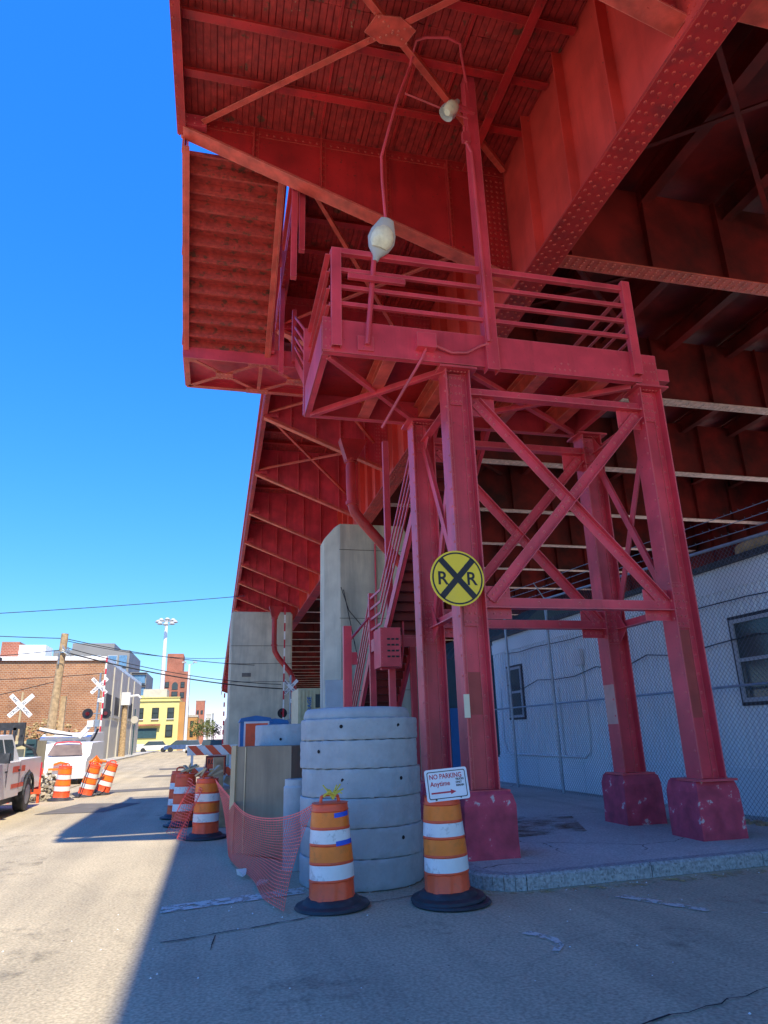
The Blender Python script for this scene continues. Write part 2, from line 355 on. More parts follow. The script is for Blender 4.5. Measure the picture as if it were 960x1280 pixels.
# grade the sky towards the clear deep blue of the photograph, channel by channel
sep = nt.nodes.new('ShaderNodeSeparateColor'); cmb = nt.nodes.new('ShaderNodeCombineColor'); nt.links.new(sky.outputs[0], sep.inputs[0])
for ci, (k_, p_) in enumerate(((.032*3.6,1.45),(.140*3.6,.76),(.70*3.6,.12))):
    pw = nt.nodes.new('ShaderNodeMath'); pw.operation = 'POWER'; pw.inputs[1].default_value = p_; nt.links.new(sep.outputs[ci], pw.inputs[0])
    ml = nt.nodes.new('ShaderNodeMath'); ml.operation = 'MULTIPLY'; ml.inputs[1].default_value = k_; nt.links.new(pw.outputs[0], ml.inputs[0])
    mn = nt.nodes.new('ShaderNodeMath'); mn.operation = 'MINIMUM'; mn.inputs[1].default_value = 4.6; nt.links.new(ml.outputs[0], mn.inputs[0])
    nt.links.new(mn.outputs[0], cmb.inputs[ci])
nt.links.new(cmb.outputs[0], bg.inputs[0]); bg.inputs[1].default_value = .132
sl = bpy.data.lights.new('sun', 'SUN'); sl.energy = 2.0; sl.angle = R(.55); sl.color = (1,.88,.68)
so = bpy.data.objects.new('sun', sl); col.objects.link(so); so.rotation_euler = SUN.to_track_quat('Z','Y').to_euler(); so.location = (0,-20,40)
sc.view_settings.view_transform = 'Standard'; sc.view_settings.look = 'None'; sc.view_settings.exposure = 1.86; sc.view_settings.gamma = 1
sc.cycles.max_bounces = 8; sc.cycles.diffuse_bounces = 5; sc.cycles.transparent_max_bounces = 12

# ------------------------------------------------------------------ ground
g = MB(); g.add([(-900,-300,-.004),(900,-300,-.004),(900,1800,-.004),(-900,1800,-.004)], [(0,1,2,3)])
tag(g.build('ground', M['road']), kind='structure')
# raised sidewalk under the bridge, with a rounded corner
cor = []
for i in range(7):
    t = R(180+90*i/6); cor.append((3.35+.45*math.cos(t), 8.15+.45*math.sin(t)))
poly = [(2.9,60)]+cor+[(30,10.2),(30,60)]
g = MB(); g.prism([(x,y,.0) for x,y in poly], (0,0,.15))
tag(g.build('sidewalk', M['walk']), kind='structure')
# curb stones standing along its edge
edge = cor+[(3.35+1.6*i, 7.70+.0685*1.6*i) for i in range(1,10)]
def curb_piece(pts, e=.006):
    b = MB()
    for i in range(len(pts)-1):
        a = V((*pts[i],0)); c = V((*pts[i+1],0)); d = (c-a).normalized(); n = V((d.y,-d.x,0))
        b.prism([a+d*e-n*.15, a+d*e+n*.025, a+d*e+n*.025+V((0,0,.13)), a+d*e+n*.0+V((0,0,.156)), a+d*e-n*.15+V((0,0,.158))], (c-a)-d*2*e)
    return b
g = curb_piece([(2.9,y) for y in (40,22,16,12,9.8,8.15)]+cor[1:], .0)
for i in range(9):
    pts = [edge[6+i-0], edge[7+i]]; n = curb_piece(pts); k = len(g.v); g.v += n.v; g.f += [[q+k for q in f] for f in n.f]; g.m += [0]*len(n.f)
tag(g.build('curb', M['curb']), kind='structure')
# left verge of dirt and left sidewalk
g = MB(); g.prism([(-60,23,0),(-5.3,23,0),(-5.2,34,0),(-7.4,44,0),(-7.8,66,0),(-60,66,0)], (0,0,.02))
tag(g.build('dirt_verge', M['dirtg']), kind='structure')
g = MB(); g.prism([(-11,66,0),(-8.4,60,0),(-8.4,118,0),(-11,118,0)], (0,0,.13))
tag(g.build('far_sidewalk', M['walk']), kind='structure')
# worn stop line, yellow dabs, white scratches, rust stain, asphalt patches
def flat(name, pts, m, z=.004):
    b = MB(); b.add([(x,y,z) for x,y in pts], [tuple(range(len(pts)))]); return tag(b.build(name, m), kind='structure')
flat('road_marking', [(-.45,8.05),(.2,8.22),(1.1,8.45),(1.1,8.75),(.2,8.52),(-.45,8.35)], M['roadwhite'])
flat('road_marking', [(2.3,8.0),(3.0,7.55),(4.8,7.45),(6.4,7.55),(6.4,7.75),(4.8,7.66),(3.2,7.62),(2.5,8.2)], M['roadyellow'])
flat('road_marking', [(4.05,7.1),(4.5,6.3),(4.62,6.33),(4.2,7.15)], M['roadwhite'])
flat('road_marking', [(4.9,6.05),(6.8,6.0),(6.8,6.04),(4.9,6.09)], M['roadwhite'])
flat('road_marking', [(2.62,6.2),(2.75,5.95),(2.7,5.75),(2.6,5.62),(2.66,5.6),(2.8,5.78),(2.84,5.97),(2.72,6.25)], M['roadwhite'])
flat('rust_stain', [(3.9,10.2),(5.6,10.4),(6.3,12.2),(4.2,12.6)], M['rust'], .154)
for pts in ([(-4.2,19.6),(-2.6,19.4),(-1.9,21.6),(-3.6,22.4)], [(-5,26),(-.6,27),(-.6,28.3),(-4.6,27.6)], [(-3.2,36),(2.5,36.4),(2.5,38),(-3.0,37.8)], [(-3,44),(2.5,44.4),(2.5,47),(-3.2,46.4)]):
    flat('asphalt_patch', pts, M['asphaltpatch'], .0035)
M['oil'] = worn_paint('dark oil stain', (.12,.115,.10), .50, 1.0, 3.5)
for k,(x,y,rx,ry) in enumerate(((-1.6,7.2,.5,1.1),(-2.6,11.5,.35,1.6),(3.6,5.7,.55,.35),(.7,5.4,.6,.4),(5.2,6.6,.5,.3),(-.9,18.5,.5,2.0),(1.9,6.6,.35,.25),(-3.4,14.2,.4,1.5))):
    flat('road_stain', [(x+rx*math.cos(t)*random.uniform(.7,1.1), y+ry*math.sin(t)*random.uniform(.7,1.1)) for t in [2*math.pi*i/16 for i in range(16)]], M['oil'], .0045+.0002*k)
def crack(pts, w=.012, z=.005):
    b = MB()
    P = []
    for i in range(len(pts)-1):
        a = V((*pts[i],z)); c = V((*pts[i+1],z)); n = max(2, int((c-a).length/.12))
        for k in range(n): q = a+(c-a)*(k/n); P.append(q+V((random.uniform(-.02,.02),random.uniform(-.03,.03),0)))
    P.append(V((*pts[-1],z)))
    for i in range(len(P)-1):
        d = (P[i+1]-P[i]).normalized(); s = V((-d.y,d.x,0))*w*random.uniform(.3,1)
        b.add([P[i]-s,P[i]+s,P[i+1]+s,P[i+1]-s],[(0,1,2,3)])
    return tag(b.build('road_crack', M['dark']), kind='structure')
crack([(-.35,6.95),(.3,7.15),(.9,7.35),(1.6,7.75),(2.2,7.9)])
crack([(1.6,4.5),(2.3,4.2),(3.0,4.35),(3.6,4.5)], .010)
crack([(0.1,7.05),(.05,6.6)], .01)

# ------------------------------------------------------------------ bridge
S = 5.35; XW = 5.47; ZG = 9.70; ZT = 13.10; XA = -1.10; XB = 1.20; RX = 26.
bridge = thing('elevated_bridge', 'huge red riveted steel bridge approach crossing overhead with a wooden plank walkway soffit', 'bridge', (XW,0,0))
def bpart(b, name, m='redd', parent=None, smooth=False):
    return b.build(name, M[m], parent or bridge, smooth)
Y0, Y1 = -1.8*S, 34*S  # bridge cut short behind the camera so more light gets in
for k, (xg, xs) in enumerate(((XW,-1),(RX,1))):
    b = MB(); b.box(xg-.012, xg+.012, Y0, Y1, ZG+.03, ZT+.25)
    yy = -3*S
    while yy < Y1:
        for sd in (-1,1):
            if abs(yy/S-round(yy/S)) < .01 and sd == (-1 if k == 0 else 0): continue
            if abs(yy/S-round(yy/S)) < .01 and ((k == 0 and sd == 1) or (k == 1 and sd == -1)): continue
            b.box(min(xg+sd*.012,xg+sd*.20), max(xg+sd*.012,xg+sd*.20), yy-.012, yy+.012, ZG+.031, ZT)
            b.box(min(xg+sd*.012,xg+sd*.10), max(xg+sd*.012,xg+sd*.10), yy+.014, yy+.028, ZG+.031, ZT)
        yy += S/4
    if k == 0:
        for yv in [S*n/4 for n in range(2,26)]:
            b.rivets((xg-.012,yv+.06,ZG+.3),(xg-.012,yv+.06,ZT-.1),.16,(-1,0,0),.026)
        b.rivets((xg-.012,2,ZG+.17),(xg-.012,26,ZG+.17),.16,(-1,0,0),.02)
    gw = bpart(b, 'main_girder', 'web' if k == 0 else 'redshade')
    b = MB(); b.box(xg-.27, xg+.27, Y0, Y1, ZG, ZG+.03)
    b.box(xg-.15, xg-.012, Y0, Y1, ZG+.031, ZG+.05); b.box(xg-.031, xg-.013, Y0, Y1, ZG+.05, ZG+.25)
    if k == 0:
        b.box(xg-.26, xg+.26, Y0, 7.2, ZG-.018, ZG-.001)
        for xo in (-.19,-.08,.08,.19):
            b.rivets((xg+xo,2,ZG-(.018)),(xg+xo,7.1,ZG-.018),.15,(0,0,-1),.028)
            b.rivets((xg+xo,7.3+(.07 if abs(xo)<.1 else 0),ZG),(xg+xo,34,ZG),.17,(0,0,-1),.028)
    bpart(b, 'bottom_flange', 'redd', gw)
# riveted splice plates on the near web
b = MB(); b.box(XW-.034, XW-.014, 4.2, 5.25, ZG+.26, ZT-.2)
for yv in [4.27+.1*i for i in range(4)]+[4.85+.1*i for i in range(4)]: b.rivets((XW-.034,yv,ZG+.4),(XW-.034,yv,ZT-.3),.12,(-1,0,0),.027)
bpart(b, 'splice_plate', 'web')

# cantilever brackets
def bracket(n):
    y = n*S; xt = XA if n in (1,2) else XB
    zt, zr = 12.69, 10.25
    if xt == XB: zt = 11.95
    b = MB()
    b.prism([(xt,y-.012,zt),(XW-.013,y-.012,zr),(XW-.013,y-.012,ZT-.002),(xt,y-.012,ZT-.002)], (0,.024,0))
    ns = 5
    zat = lambda x: zt+(zr-zt)*(x-xt)/(XW-xt)
    for i in range(1, ns):
        x = xt+(XW-xt)*i/ns
        b.box(x-.012, x+.012, y-.12, y-.0125, zat(x)+.03, ZT-.12)
        b.box(x+.0125, x+.10, y-.028, y-.0125, zat(x)+.05, ZT-.12)
        if n <= 4:
            b.rivets((x+.055,y-.028,zat(x)+.15),(x+.055,y-.028,ZT-.2),.13,(0,-1,0),.026)
    if n <= 4:
        b.box(xt+.02, XW-.03, y-.026, y-.0125, ZT-.24, ZT-.105)
        b.rivets((xt+.3,y-.026,ZT-.17),(XW-.2,y-.026,ZT-.17),.14,(0,-1,0),.026)
        b.box(XW-.5, XW-.03, y-.030, y-.0265, zr+.15, ZT-.30)
        for xo in (.10,.20,.32,.42): b.rivets((XW-xo,y-.030,zr+.3),(XW-xo,y-.030,ZT-.4),.13,(0,-1,0),.026)
    w_ = bpart(b, 'cantilever_bracket', 'red' if n>2 else 'redd')
    b = MB(); d = V((XW-xt,0,zr-zt)).normalized(); nn = V((d.z,0,-d.x))
    A = V((xt-.05,y,zt+.01)); B = V((XW-.02,y,zr))
    b.beam(A, B, .30 if n < 3 else .2, .03, (0,0,1)); b.beam(A+V((0,-.08,.05)), B+V((0,-.08,.05)), .018, .09)
    b.beam(A+V((0,.08,.05)), B+V((0,.08,.05)), .018, .09)
    bpart(b, 'bracket_flange', 'flange', w_)
    b = MB(); b.box(xt-.02, xt+.42, y-.16, y-.035, zt+.04, zt+.30); b.rivets((xt+.05,y-.16,zt+.1),(xt+.35,y-.16,zt+.1),.1,(0,-1,0),.018)
    b.rivets((xt+.05,y-.16,zt+.23),(xt+.35,y-.16,zt+.23),.1,(0,-1,0),.018)
    bpart(b, 'gusset_plate', 'red', w_)
for n in range(-1, 32): bracket(n)

# walkway soffit of narrow boards running along the bridge
b = MB(); x = XA+.02; xn = XW-.03
while x < xn:
    wd = .118
    for (ya, yb) in ((1.02*S, 1.5*S),(1.5*S,2*S+.02),(2*S+.025,2.9*S),(2.9*S,4*S),(4*S,6*S),(6*S,12*S),(12*S,20*S)):
        if x < XB-.05 and ya >= 1.99*S: continue
        dz = random.uniform(-.006,.006)
        if random.random() < .05 and ya < 15: dz += .02
        b.box(x, min(x+wd-random.uniform(.006,.021),xn), ya+.004, yb-.004, ZT+dz, ZT+.03+dz)
    x += wd
bpart(b, 'plank_soffit', 'board')
b = MB(); b.box(XA, XW-.02, S*1.02, 2*S+.05, ZT+.035, ZT+.40); b.box(XB, XW-.02, 2*S+.051, Y1, ZT+.035, ZT+.40); b.box(XB, XW-.02, Y0, S*1.02-.002, ZT+.05, ZT+.40)
bpart(b, 'walkway_slab')
# cross beams under the boards (four to a bay), and light lengthwise straps
for n in range(0, 15):
    for i in range(1, 5):
        y = n*S+i*S/5; xa = XA if n == 1 else XB
        b = MB()
        b.beam((xa+.03,y,ZT-.155),(XW-.03,y,ZT-.155), .15, .016); b.beam((xa+.03,y,ZT-.08),(XW-.03,y,ZT-.08), .012, .134)
        bpart(b, 'cross_beam')
    if n < 6:
        for xl in (2.9,4.0) if n != 1 else (1.5,2.95,3.7):
            b = MB(); b.beam((xl,n*S+.15,ZT-.03),(xl,n*S+S-.15,ZT-.03), .05, .05); bpart(b, 'soffit_strap')
for n in range(0, 15):
    b = MB(); b.beam((4.55,n*S+.14,ZT-.36),(4.55,n*S+S-.14,ZT-.36), .16, .02); b.beam((4.55,n*S+.14,ZT-.27),(4.55,n*S+S-.14,ZT-.27), .016, .19)
    if n <= 1: bpart(b, 'longitudinal_stringer')
# flat lateral cross bracing
for n in range(0, 5):
    xa = XA+.35 if n == 1 else XB+.1; xb = XW-.1 if n <= 1 else 4.9; ya = n*S+.2; yb = (n+1)*S-.2; z = ZT-.30 if n <= 1 else 12.1
    ze = z if n <= 1 else 11.2
    c = V(((xa+xb)/2,(ya+yb)/2,(z+ze)/2))
    for k, (p, q) in enumerate((((xa,yb,z),(xb,ya,ze)),((xa,ya,z),(xb,yb,ze)))):
        p = V(p); q = V(q); b = MB(); dz = V((0,0,.03*k))
        b.angle(p+dz, q+dz, .11 if n <= 1 else .08, .012, flip=1 if k else -1)
        bpart(b, 'lateral_brace', 'flange')
    if n <= 1:
        b = MB(); b.prism([(c.x-.42,c.y+.10,z-.025),(c.x-.12,c.y+.24,z-.025),(c.x+.28,c.y+.22,z-.025),(c.x+.42,c.y-.10,z-.025),(c.x+.12,c.y-.26,z-.025),(c.x-.28,c.y-.22,z-.025)], (0,0,.021))
        for k in range(8):
            t = -.32+.64*k/7; b.rivet((c.x+t,c.y-t*.62+.05,z-.025),(0,0,-1),.02); b.rivet((c.x+t,c.y+t*.62-.05,z-.025),(0,0,-1),.02)
        bpart(b, 'bracing_gusset', 'flange')
# fascia girders with railing above
def fascia(x, y0, y1, nm):
    b = MB(); b.box(x-.02, x+.02, y0, y1, 12.70 if x == XA else 12.05, ZT+.55); b.box(x-.12, x+.04, y0, y1, (12.67 if x == XA else 12.02), (12.69 if x == XA else 12.045))
    b.box(x-.10, x-.021, y0, y1, ZT+.50, ZT+.53)
    if 0 < y0 < 12:
        b.rivets((x-.02,y0+.1,ZT-.2),(x-.02,min(y1,20),ZT-.2),.2,(-1,0,0),.022); b.rivets((x-.08,y0+.1,12.67 if x == XA else 12.02),(x-.08,min(y1,22),12.67 if x == XA else 12.02),.2,(0,0,-1),.022)
    f_ = bpart(b, 'fascia_girder', 'redd')
    r_ = MB(); r_.box(x-.03, x+.03, y0, y1, ZT+1.45, ZT+1.50); r_.box(x-.02, x+.02, y0, y1, ZT+.70, ZT+.73)
    y = y0+.1
    while y < y1: r_.box(x-.01, x+.01, y-.01, y+.01, ZT+.55, ZT+1.45); y += .16 if y < 30 else .32
    bpart(r_, 'walkway_railing', 'redd', f_)
    if y0 < 12:
        pass
fascia(XA, S*1.02, 2*S+.05, 0); fascia(XB, 2*S+.06, Y1, 1); fascia(XB, Y0, S*1.02-.05, 2)
# roadway: floor beams, lengthwise stringers, slab
for n in range(-1, 30):
    y = n*S; b = MB()
    b.box(XW+.013, RX-.013, y-.012, y+.012, 10.95, ZT-.02)
    i = 0; x = XW+1.3
    while x < RX-.5: b.box(x-.010, x+.010, y-.16, y-.0125, 10.98, ZT-.05); x += 1.9
    fb = bpart(b, 'floor_beam', 'redshade')
    b = MB(); b.box(XW+.28, RX-.3, y-.19, y+.19, 10.92, 10.948)
    if 1 < n < 7:
        for yo in (-.12,-.05,.05,.12): b.rivets((XW+.4,y+yo,10.92),(RX-8,y+yo,10.92),.17,(0,0,-1),.03)
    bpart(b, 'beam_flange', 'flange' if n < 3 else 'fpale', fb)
for k in range(9):
    x = XW+1.1+k*2.2
    if x > RX-1: break
    b = MB(); b.ibeam((x,Y0,ZT-.12),(x,Y1,ZT-.12), .26, .55, .02); bpart(b, 'roadway_stringer', 'redshade')
b = MB(); b.box(XW+.02, RX+.5, Y0, Y1, ZT+.26, ZT+.62); bpart(b, 'roadway_deck', 'redshade')
for n in (1,2,3,4,5):
    for (xa, xb) in ((XW+.6, 12),(12,XW+.6)):
        b = MB(); b.angle((xa,n*S+.2,ZT-.55-(.03 if xa<10 else 0)),(xb,(n+1)*S-.2,ZT-.55-(.03 if xa<10 else 0)),.10,.014); bpart(b, 'lateral_brace', 'redshade')

# stair flight dropping from the walkway to the hanging landing
LZ = 10.30; LY0, LY1 = 14.45, 16.05
b = MB(); b.prism([(XA-.02,2*S+.1,12.45),(XA-.02,LY0+.02,LZ-.12),(XA-.02,LY0+.02,LZ+.20),(XA-.02,2*S+.1,12.95)], (.035,0,0))
b.prism([(XA+.016,2*S+.1,12.44),(XA+.016,LY0+.02,LZ-.13),(XA+.016,LY0+.02,LZ-.10),(XA+.016,2*S+.1,12.47)], (.10,0,0))
b.prism([(.84,2*S+.1,12.45),(.84,LY0+.02,LZ-.12),(.84,LY0+.02,LZ+.20),(.84,2*S+.1,12.95)], (.035,0,0))
b.prism([(.74,2*S+.1,12.44),(.74,LY0+.02,LZ-.13),(.74,LY0+.02,LZ-.10),(.74,2*S+.1,12.47)], (.10,0,0))
bpart(b, 'stair_stringer', 'flange')
nst = 12
for i in range(nst):
    t0 = i/nst; y = 2*S+.35+(LY0-2*S-.35)*t0; z = 12.62+(LZ-12.62)*t0
    b = MB(); dy = (LY0-2*S-.35)/nst; dz = (12.62-LZ)/nst
    b.box(XA+.02, .84, y, y+dy+.05, z-.03, z-.008)
    b.mi = 0; b.beam((XA+.02,y+dy*.98,z-.03-dz*.5),(.84,y+dy*.98,z-.03-dz*.5), .012, dz*.92)
    b.mi = 1; b.beam((XA+.02,y+.0,z-.065),(.84,y+.0,z-.065), .05, .075)
    b.build('stair_tread', [M['tread'], M['lip']], bridge)
b = MB(); b.box(XA, 2.55, LY0, LY1, LZ, LZ+.03); b.box(XA, 2.55, LY0-.01, LY0+.01, LZ-.30, LZ+.12); b.box(XA, 2.55, LY1-.01, LY1+.02, LZ-.18, LZ+.10)
b.box(XA-.02, XA+.01, LY0+.011, LY1-.011, LZ-.18, LZ+.10)
ld = bpart(b, 'stair_landing', 'red')
z = LZ-.22
for (x0, x1) in ((XA+.08,.68),(.68,2.4)):
    c = V(((x0+x1)/2,(LY0+LY1)/2,z))
    for p, q in (((x0,LY0+.1),(x1,LY1-.1)),((x0,LY1-.1),(x1,LY0+.1))):
        b = MB(); b.beam((p[0],p[1],z),(q[0],q[1],z),.09,.02); bpart(b, 'landing_brace', 'flange', ld)
    b = MB(); b.prism([(c.x-.2,c.y-.14,z-.04),(c.x+.2,c.y-.14,z-.04),(c.x+.2,c.y+.14,z-.04),(c.x-.2,c.y+.14,z-.04)], (0,0,.02))
    for xo in (-.15,-.05,.05,.15):
        for yo in (-.09,.09): b.rivet((c.x+xo,c.y+yo,z-.04),(0,0,-1),.02)
    bpart(b, 'landing_gusset', 'flange', ld)
    b = MB(); b.box(x1-.30,x1+.24,LY1-.26,LY1-.04,z-.035,z-.015); b.rivets((x1-.25,LY1-.15,z-.035),(x1+.2,LY1-.15,z-.035),.1,(0,0,-1),.022); bpart(b, 'landing_gusset', 'flange', ld)
    b = MB(); b.box(x1-.30,x1+.24,LY0+.02,LY0+.22,z-.035,z-.015); b.rivets((x1-.25,LY0+.12,z-.035),(x1+.2,LY0+.12,z-.035),.1,(0,0,-1),.022); bpart(b, 'landing_gusset', 'flange', ld)
    b = MB(); b.box(x1-.04,x1+.04,LY0+.23,LY1-.27,z-.03,z-.01); bpart(b, 'landing_brace', 'flange', ld)
    if x0 < 0:
        b = MB(); b.box(x0-.05,x0+.22,LY0+.05,LY0+.25,z-.035,z-.015); bpart(b, 'landing_gusset', 'flange', ld)
b = MB(); b.box(XA+.02,2.4,LY0+.02,LY0+.14,z-.01,z+.01); b.box(XA+.02,2.4,LY1-.14,LY1-.02,z-.01,z+.01); b.box(XA+.02,XA+.12,LY0+.15,LY1-.15,z-.01,z+.01)
bpart(b, 'landing_chord', 'flange', ld)
# handrails beside the flight and the landing
b = MB()
for xr in (XA+.0, .92):
    for h in (.45,.75,1.05): b.beam((xr,2*S+.1,12.72+h),(xr,LY0,LZ+h), .05, .05)
    for t in (.05,.5,.97): yv = 2*S+.1+(LY0-2*S-.1)*t; zv = 12.72+(LZ-12.72)*t; b.box(xr-.04,xr+.04,yv-.04,yv+.04,zv-.1,zv+1.1)
b.box(XA-.02,XA+.04,LY1-.05,LY1+.02,LZ+.1,LZ+1.2)
for h in (.45,.75,1.05): b.beam((XA,LY0,LZ+h),(XA,LY1,LZ+h),.05,.05); b.beam((XA,LY1,LZ+h),(2.5,LY1,LZ+h),.05,.05)
bpart(b, 'stair_handrail', 'red')
for hx, hy, hz in ((1.16,11.0,10.6),(1.00,10.92,9.9),(1.06,14.2,9.7)):
    b = MB(); b.box(hx,hx+.11,hy,hy+.11,hz,ZT-.01); bpart(b, 'hanger_post', 'red')

# drainpipes
def drain(y, pts, r):
    b = MB(); p0 = V(pts[0])
    b.prism([(p0.x-.38,y-.2,p0.z+.75),(p0.x+.55,y-.2,p0.z+.75),(p0.x+r,y-.2,p0.z),(p0.x-r,y-.2,p0.z)], (0,.4,0))
    b.path(pts, r, 14)
    for p in (pts[0], pts[2]): b.tube(V(p)+V((0,0,-.06)), V(p)+V((0,0,.06)), r*1.25, 14)
    return bpart(b, 'drainpipe', 'redd', smooth=True)
drain(20.5, [(3.95,20.5,10.2),(3.95,20.5,9.4),(3.98,20.5,8.75),(4.06,20.5,8.45),(4.25,20.5,8.2),(5.0,20.5,7.35),(6.2,20.5,6.1)], .165)
drain(46, [(3.55,46,9.2),(3.55,46,8.2),(3.56,46,7.4),(3.62,46,7.0),(3.85,46,6.6),(4.6,46,5.7),(4.85,46,5.2),(4.88,46,4.6),(4.88,46,2.5)], .17)

# piers
def pier(name, label, x0, x1, y0, y1, h, ch, grp='concrete piers carrying the bridge'):
    b = MB()
    pl = [(x0+ch,y0),(x1-ch,y0),(x1,y0+ch),(x1,y1-ch),(x1-ch,y1),(x0+ch,y1),(x0,y1-ch),(x0,y0+ch)]
    vs = [(x,y,.0) for x,y in pl]+[(x,y,h-ch*.9) for x,y in pl]
    top = [(min(max(x,x0+ch*.75),x1-ch*.75),min(max(y,y0+.02),y1-.02),h) for x,y in pl]
    vs += top
    n = 8; b.add(vs, [(i,(i+1)%n,n+(i+1)%n,n+i) for i in range(n)]+[(n+i,n+(i+1)%n,2*n+(i+1)%n,2*n+i) for i in range(n)]+[tuple(range(2*n,3*n))])
    p = b.build(name, M['pier'], None, org=((x0+x1)/2,(y0+y1)/2,0)); return tag(p, label, 'bridge pier', grp)
p1 = pier('bridge_pier', 'pale concrete bridge pier with chamfered shoulders behind the red stairs, carrying the girder', 3.95, 7.7, 25.8, 28.0, ZG-.003, .55)
b = MB()
for z in (8.62,5.9,3.2): b.box(4.46,7.2,25.785,25.81,z,z+.02)
b.build('form_joint', M['asphaltpatch'], p1)
b = MB(); b.tube((5.9,25.74,0.2),(5.9,25.74,8.9),.035); b.build('conduit', M['red'], p1)
b = MB(); b.box(3.9,4.9,25.765,25.79,.1,3.6); b.build('paint_panel', M['pierlight'], p1)
b = MB(); b.path([(4.5,25.7,7.1),(4.8,25.7,6.2),(5.3,25.7,5.6),(5.9,25.7,5.5)],.015); b.path([(4.6,25.7,7.0),(4.9,25.7,5.5),(5.2,25.7,4.0)],.015); b.build('loose_cable', M['wire'], p1)
p2 = pier('bridge_pier', 'broad yellowish concrete bridge pier farther down the street beyond the railroad crossing', .75, 4.95, 48, 51, 9.95, .12)
b = MB()
for z in (7.6,5.2,6.4): b.box(.8,4.9,47.985,48.01,z,z+.03)
b.box(1.6,2.2,47.96,48.0,5.55,5.8); b.build('form_joint', M['asphaltpatch'], p2)

# ------------------------------------------------------------------ stair tower with balcony
tower = thing('stair_tower', 'crimson riveted steel stair tower on four painted pedestals with a railed balcony on top', 'stair tower', (5.1,10,.15))
def tp(b, name, m='red', parent=None): return b.build(name, M[m], parent or tower)
XL, XR, YF, YB = 3.42, 6.82, 9.05, 10.95; ZC = 7.02
def column(x, y, patches, base_z=.93):
    b = MB(); w2 = .20; d2 = .17; t = .018
    b.box(x-w2, x-w2+t, y-d2, y+d2, base_z, ZC); b.box(x+w2-t, x+w2, y-d2, y+d2, base_z, ZC)
    b.box(x-w2+t+.001, x+w2-t-.001, y-.012, y+.012, base_z, ZC)
    for s_ in (-1,1):   # corner angles riveted to the web
        b.box(x+s_*(w2-t)-(.09 if s_>0 else 0), x+s_*(w2-t)+(.09 if s_<0 else 0), y-.026, y-.013, base_z, ZC)
        b.rivets((x+s_*(w2-t-.05),y-.026,base_z+.1),(x+s_*(w2-t-.05),y-.026,ZC-.1),.26,(0,-1,0),.021)
        b.rivets((x+s_*w2,y-d2+.06,base_z+.1),(x+s_*w2,y-d2+.06,ZC-.1),.26,(s_,0,0),.021)
    # cover plates near joints
    for z0, z1 in ((ZC-.55,ZC-.02),(3.05,3.75)):
        b.box(x-w2+.1, x+w2-.1, y-.040, y-.027, z0, z1)
        for xo in (-.07,.0,.07): b.rivets((x+xo,y-.040,z0+.06),(x+xo,y-.040,z1-.06),.11,(0,-1,0),.021)
    b.box(x-.30, x+.30, y-.24, y+.24, ZC, ZC+.03)
    for xo in [-.15+.06*i for i in range(6)]: b.rivet((x+xo,y-.1,ZC),(0,0,-1),.021)
    b.box(x-.30, x+.30, y-.26, y+.26, base_z-.03, base_z-.001)
    c = tp(b, 'column')
    for (z0, z1, mm) in patches:
        q = MB(); q.box(x-w2+.10, x+w2-.10, y-.0155, y-.0125, z0, z1); q.build('paint_patch', M[mm], c)
    return c
def pedestal(x, y, s=.35, h=.80):
    b = MB(); n = 6
    lay = [(s,0),(s*.99,.3),(s*.985,h-.16),(s*.90,h-.04),(s*.80,h)]
    vs = []; 
    rnd = lambda a: a+random.uniform(-.008,.008)
    grid = [(-1,-1),(-.5,-1.01),(0,-1.0),(.5,-1.01),(1,-1),(1.01,-.5),(1,0),(1.01,.5),(1,1),(.5,1),(0,1),(-.5,1),(-1,1),(-1,.5),(-1,0),(-1,-.5)]
    for q, z in lay:
        for gx, gy in grid: vs.append((rnd(x+gx*q), rnd(y+gy*q), .12+z+(.03 if z==0 else 0)))
    k = len(grid)
    fs = [(j*k+i,j*k+(i+1)%k,(j+1)*k+(i+1)%k,(j+1)*k+i) for j in range(len(lay)-1) for i in range(k)]+[tuple(range((len(lay)-1)*k,len(lay)*k))]
    b.add(vs, fs); return b.build('pedestal', M['ped'], tower)
c1 = column(XL, YF, [(1.86,2.42,'patch')]); column(XR, YF, [(1.75,3.02,'patch')]); c3 = column(XR-.02, YB, []); column(XL, YB, [])
b = MB(); b.box(XR-.2-.003-.02, XR-.2-.02, YB-.165, YB+.165, 1.7, 2.35); b.build('paint_patch', M['pinkpatch'], c3)
for x, y in ((XL-.03,9.03),(XR+.02,9.22),(XR,11.0),(XL,10.98)): pedestal(x, y)
def gusset(x0, x1, y, z0, z1, nm=2):
    b = MB(); b.box(x0, x1, y-.012, y+.0, z0, z1)
    for i in range(4):
        b.rivet((x0+.06+(x1-x0-.12)*i/3, y-.012, z0+.08),(0,-1,0),.021)
        b.rivet((x0+.06+(x1-x0-.12)*i/3, y-.012, z1-.08),(0,-1,0),.021)
    return tp(b, 'gusset')
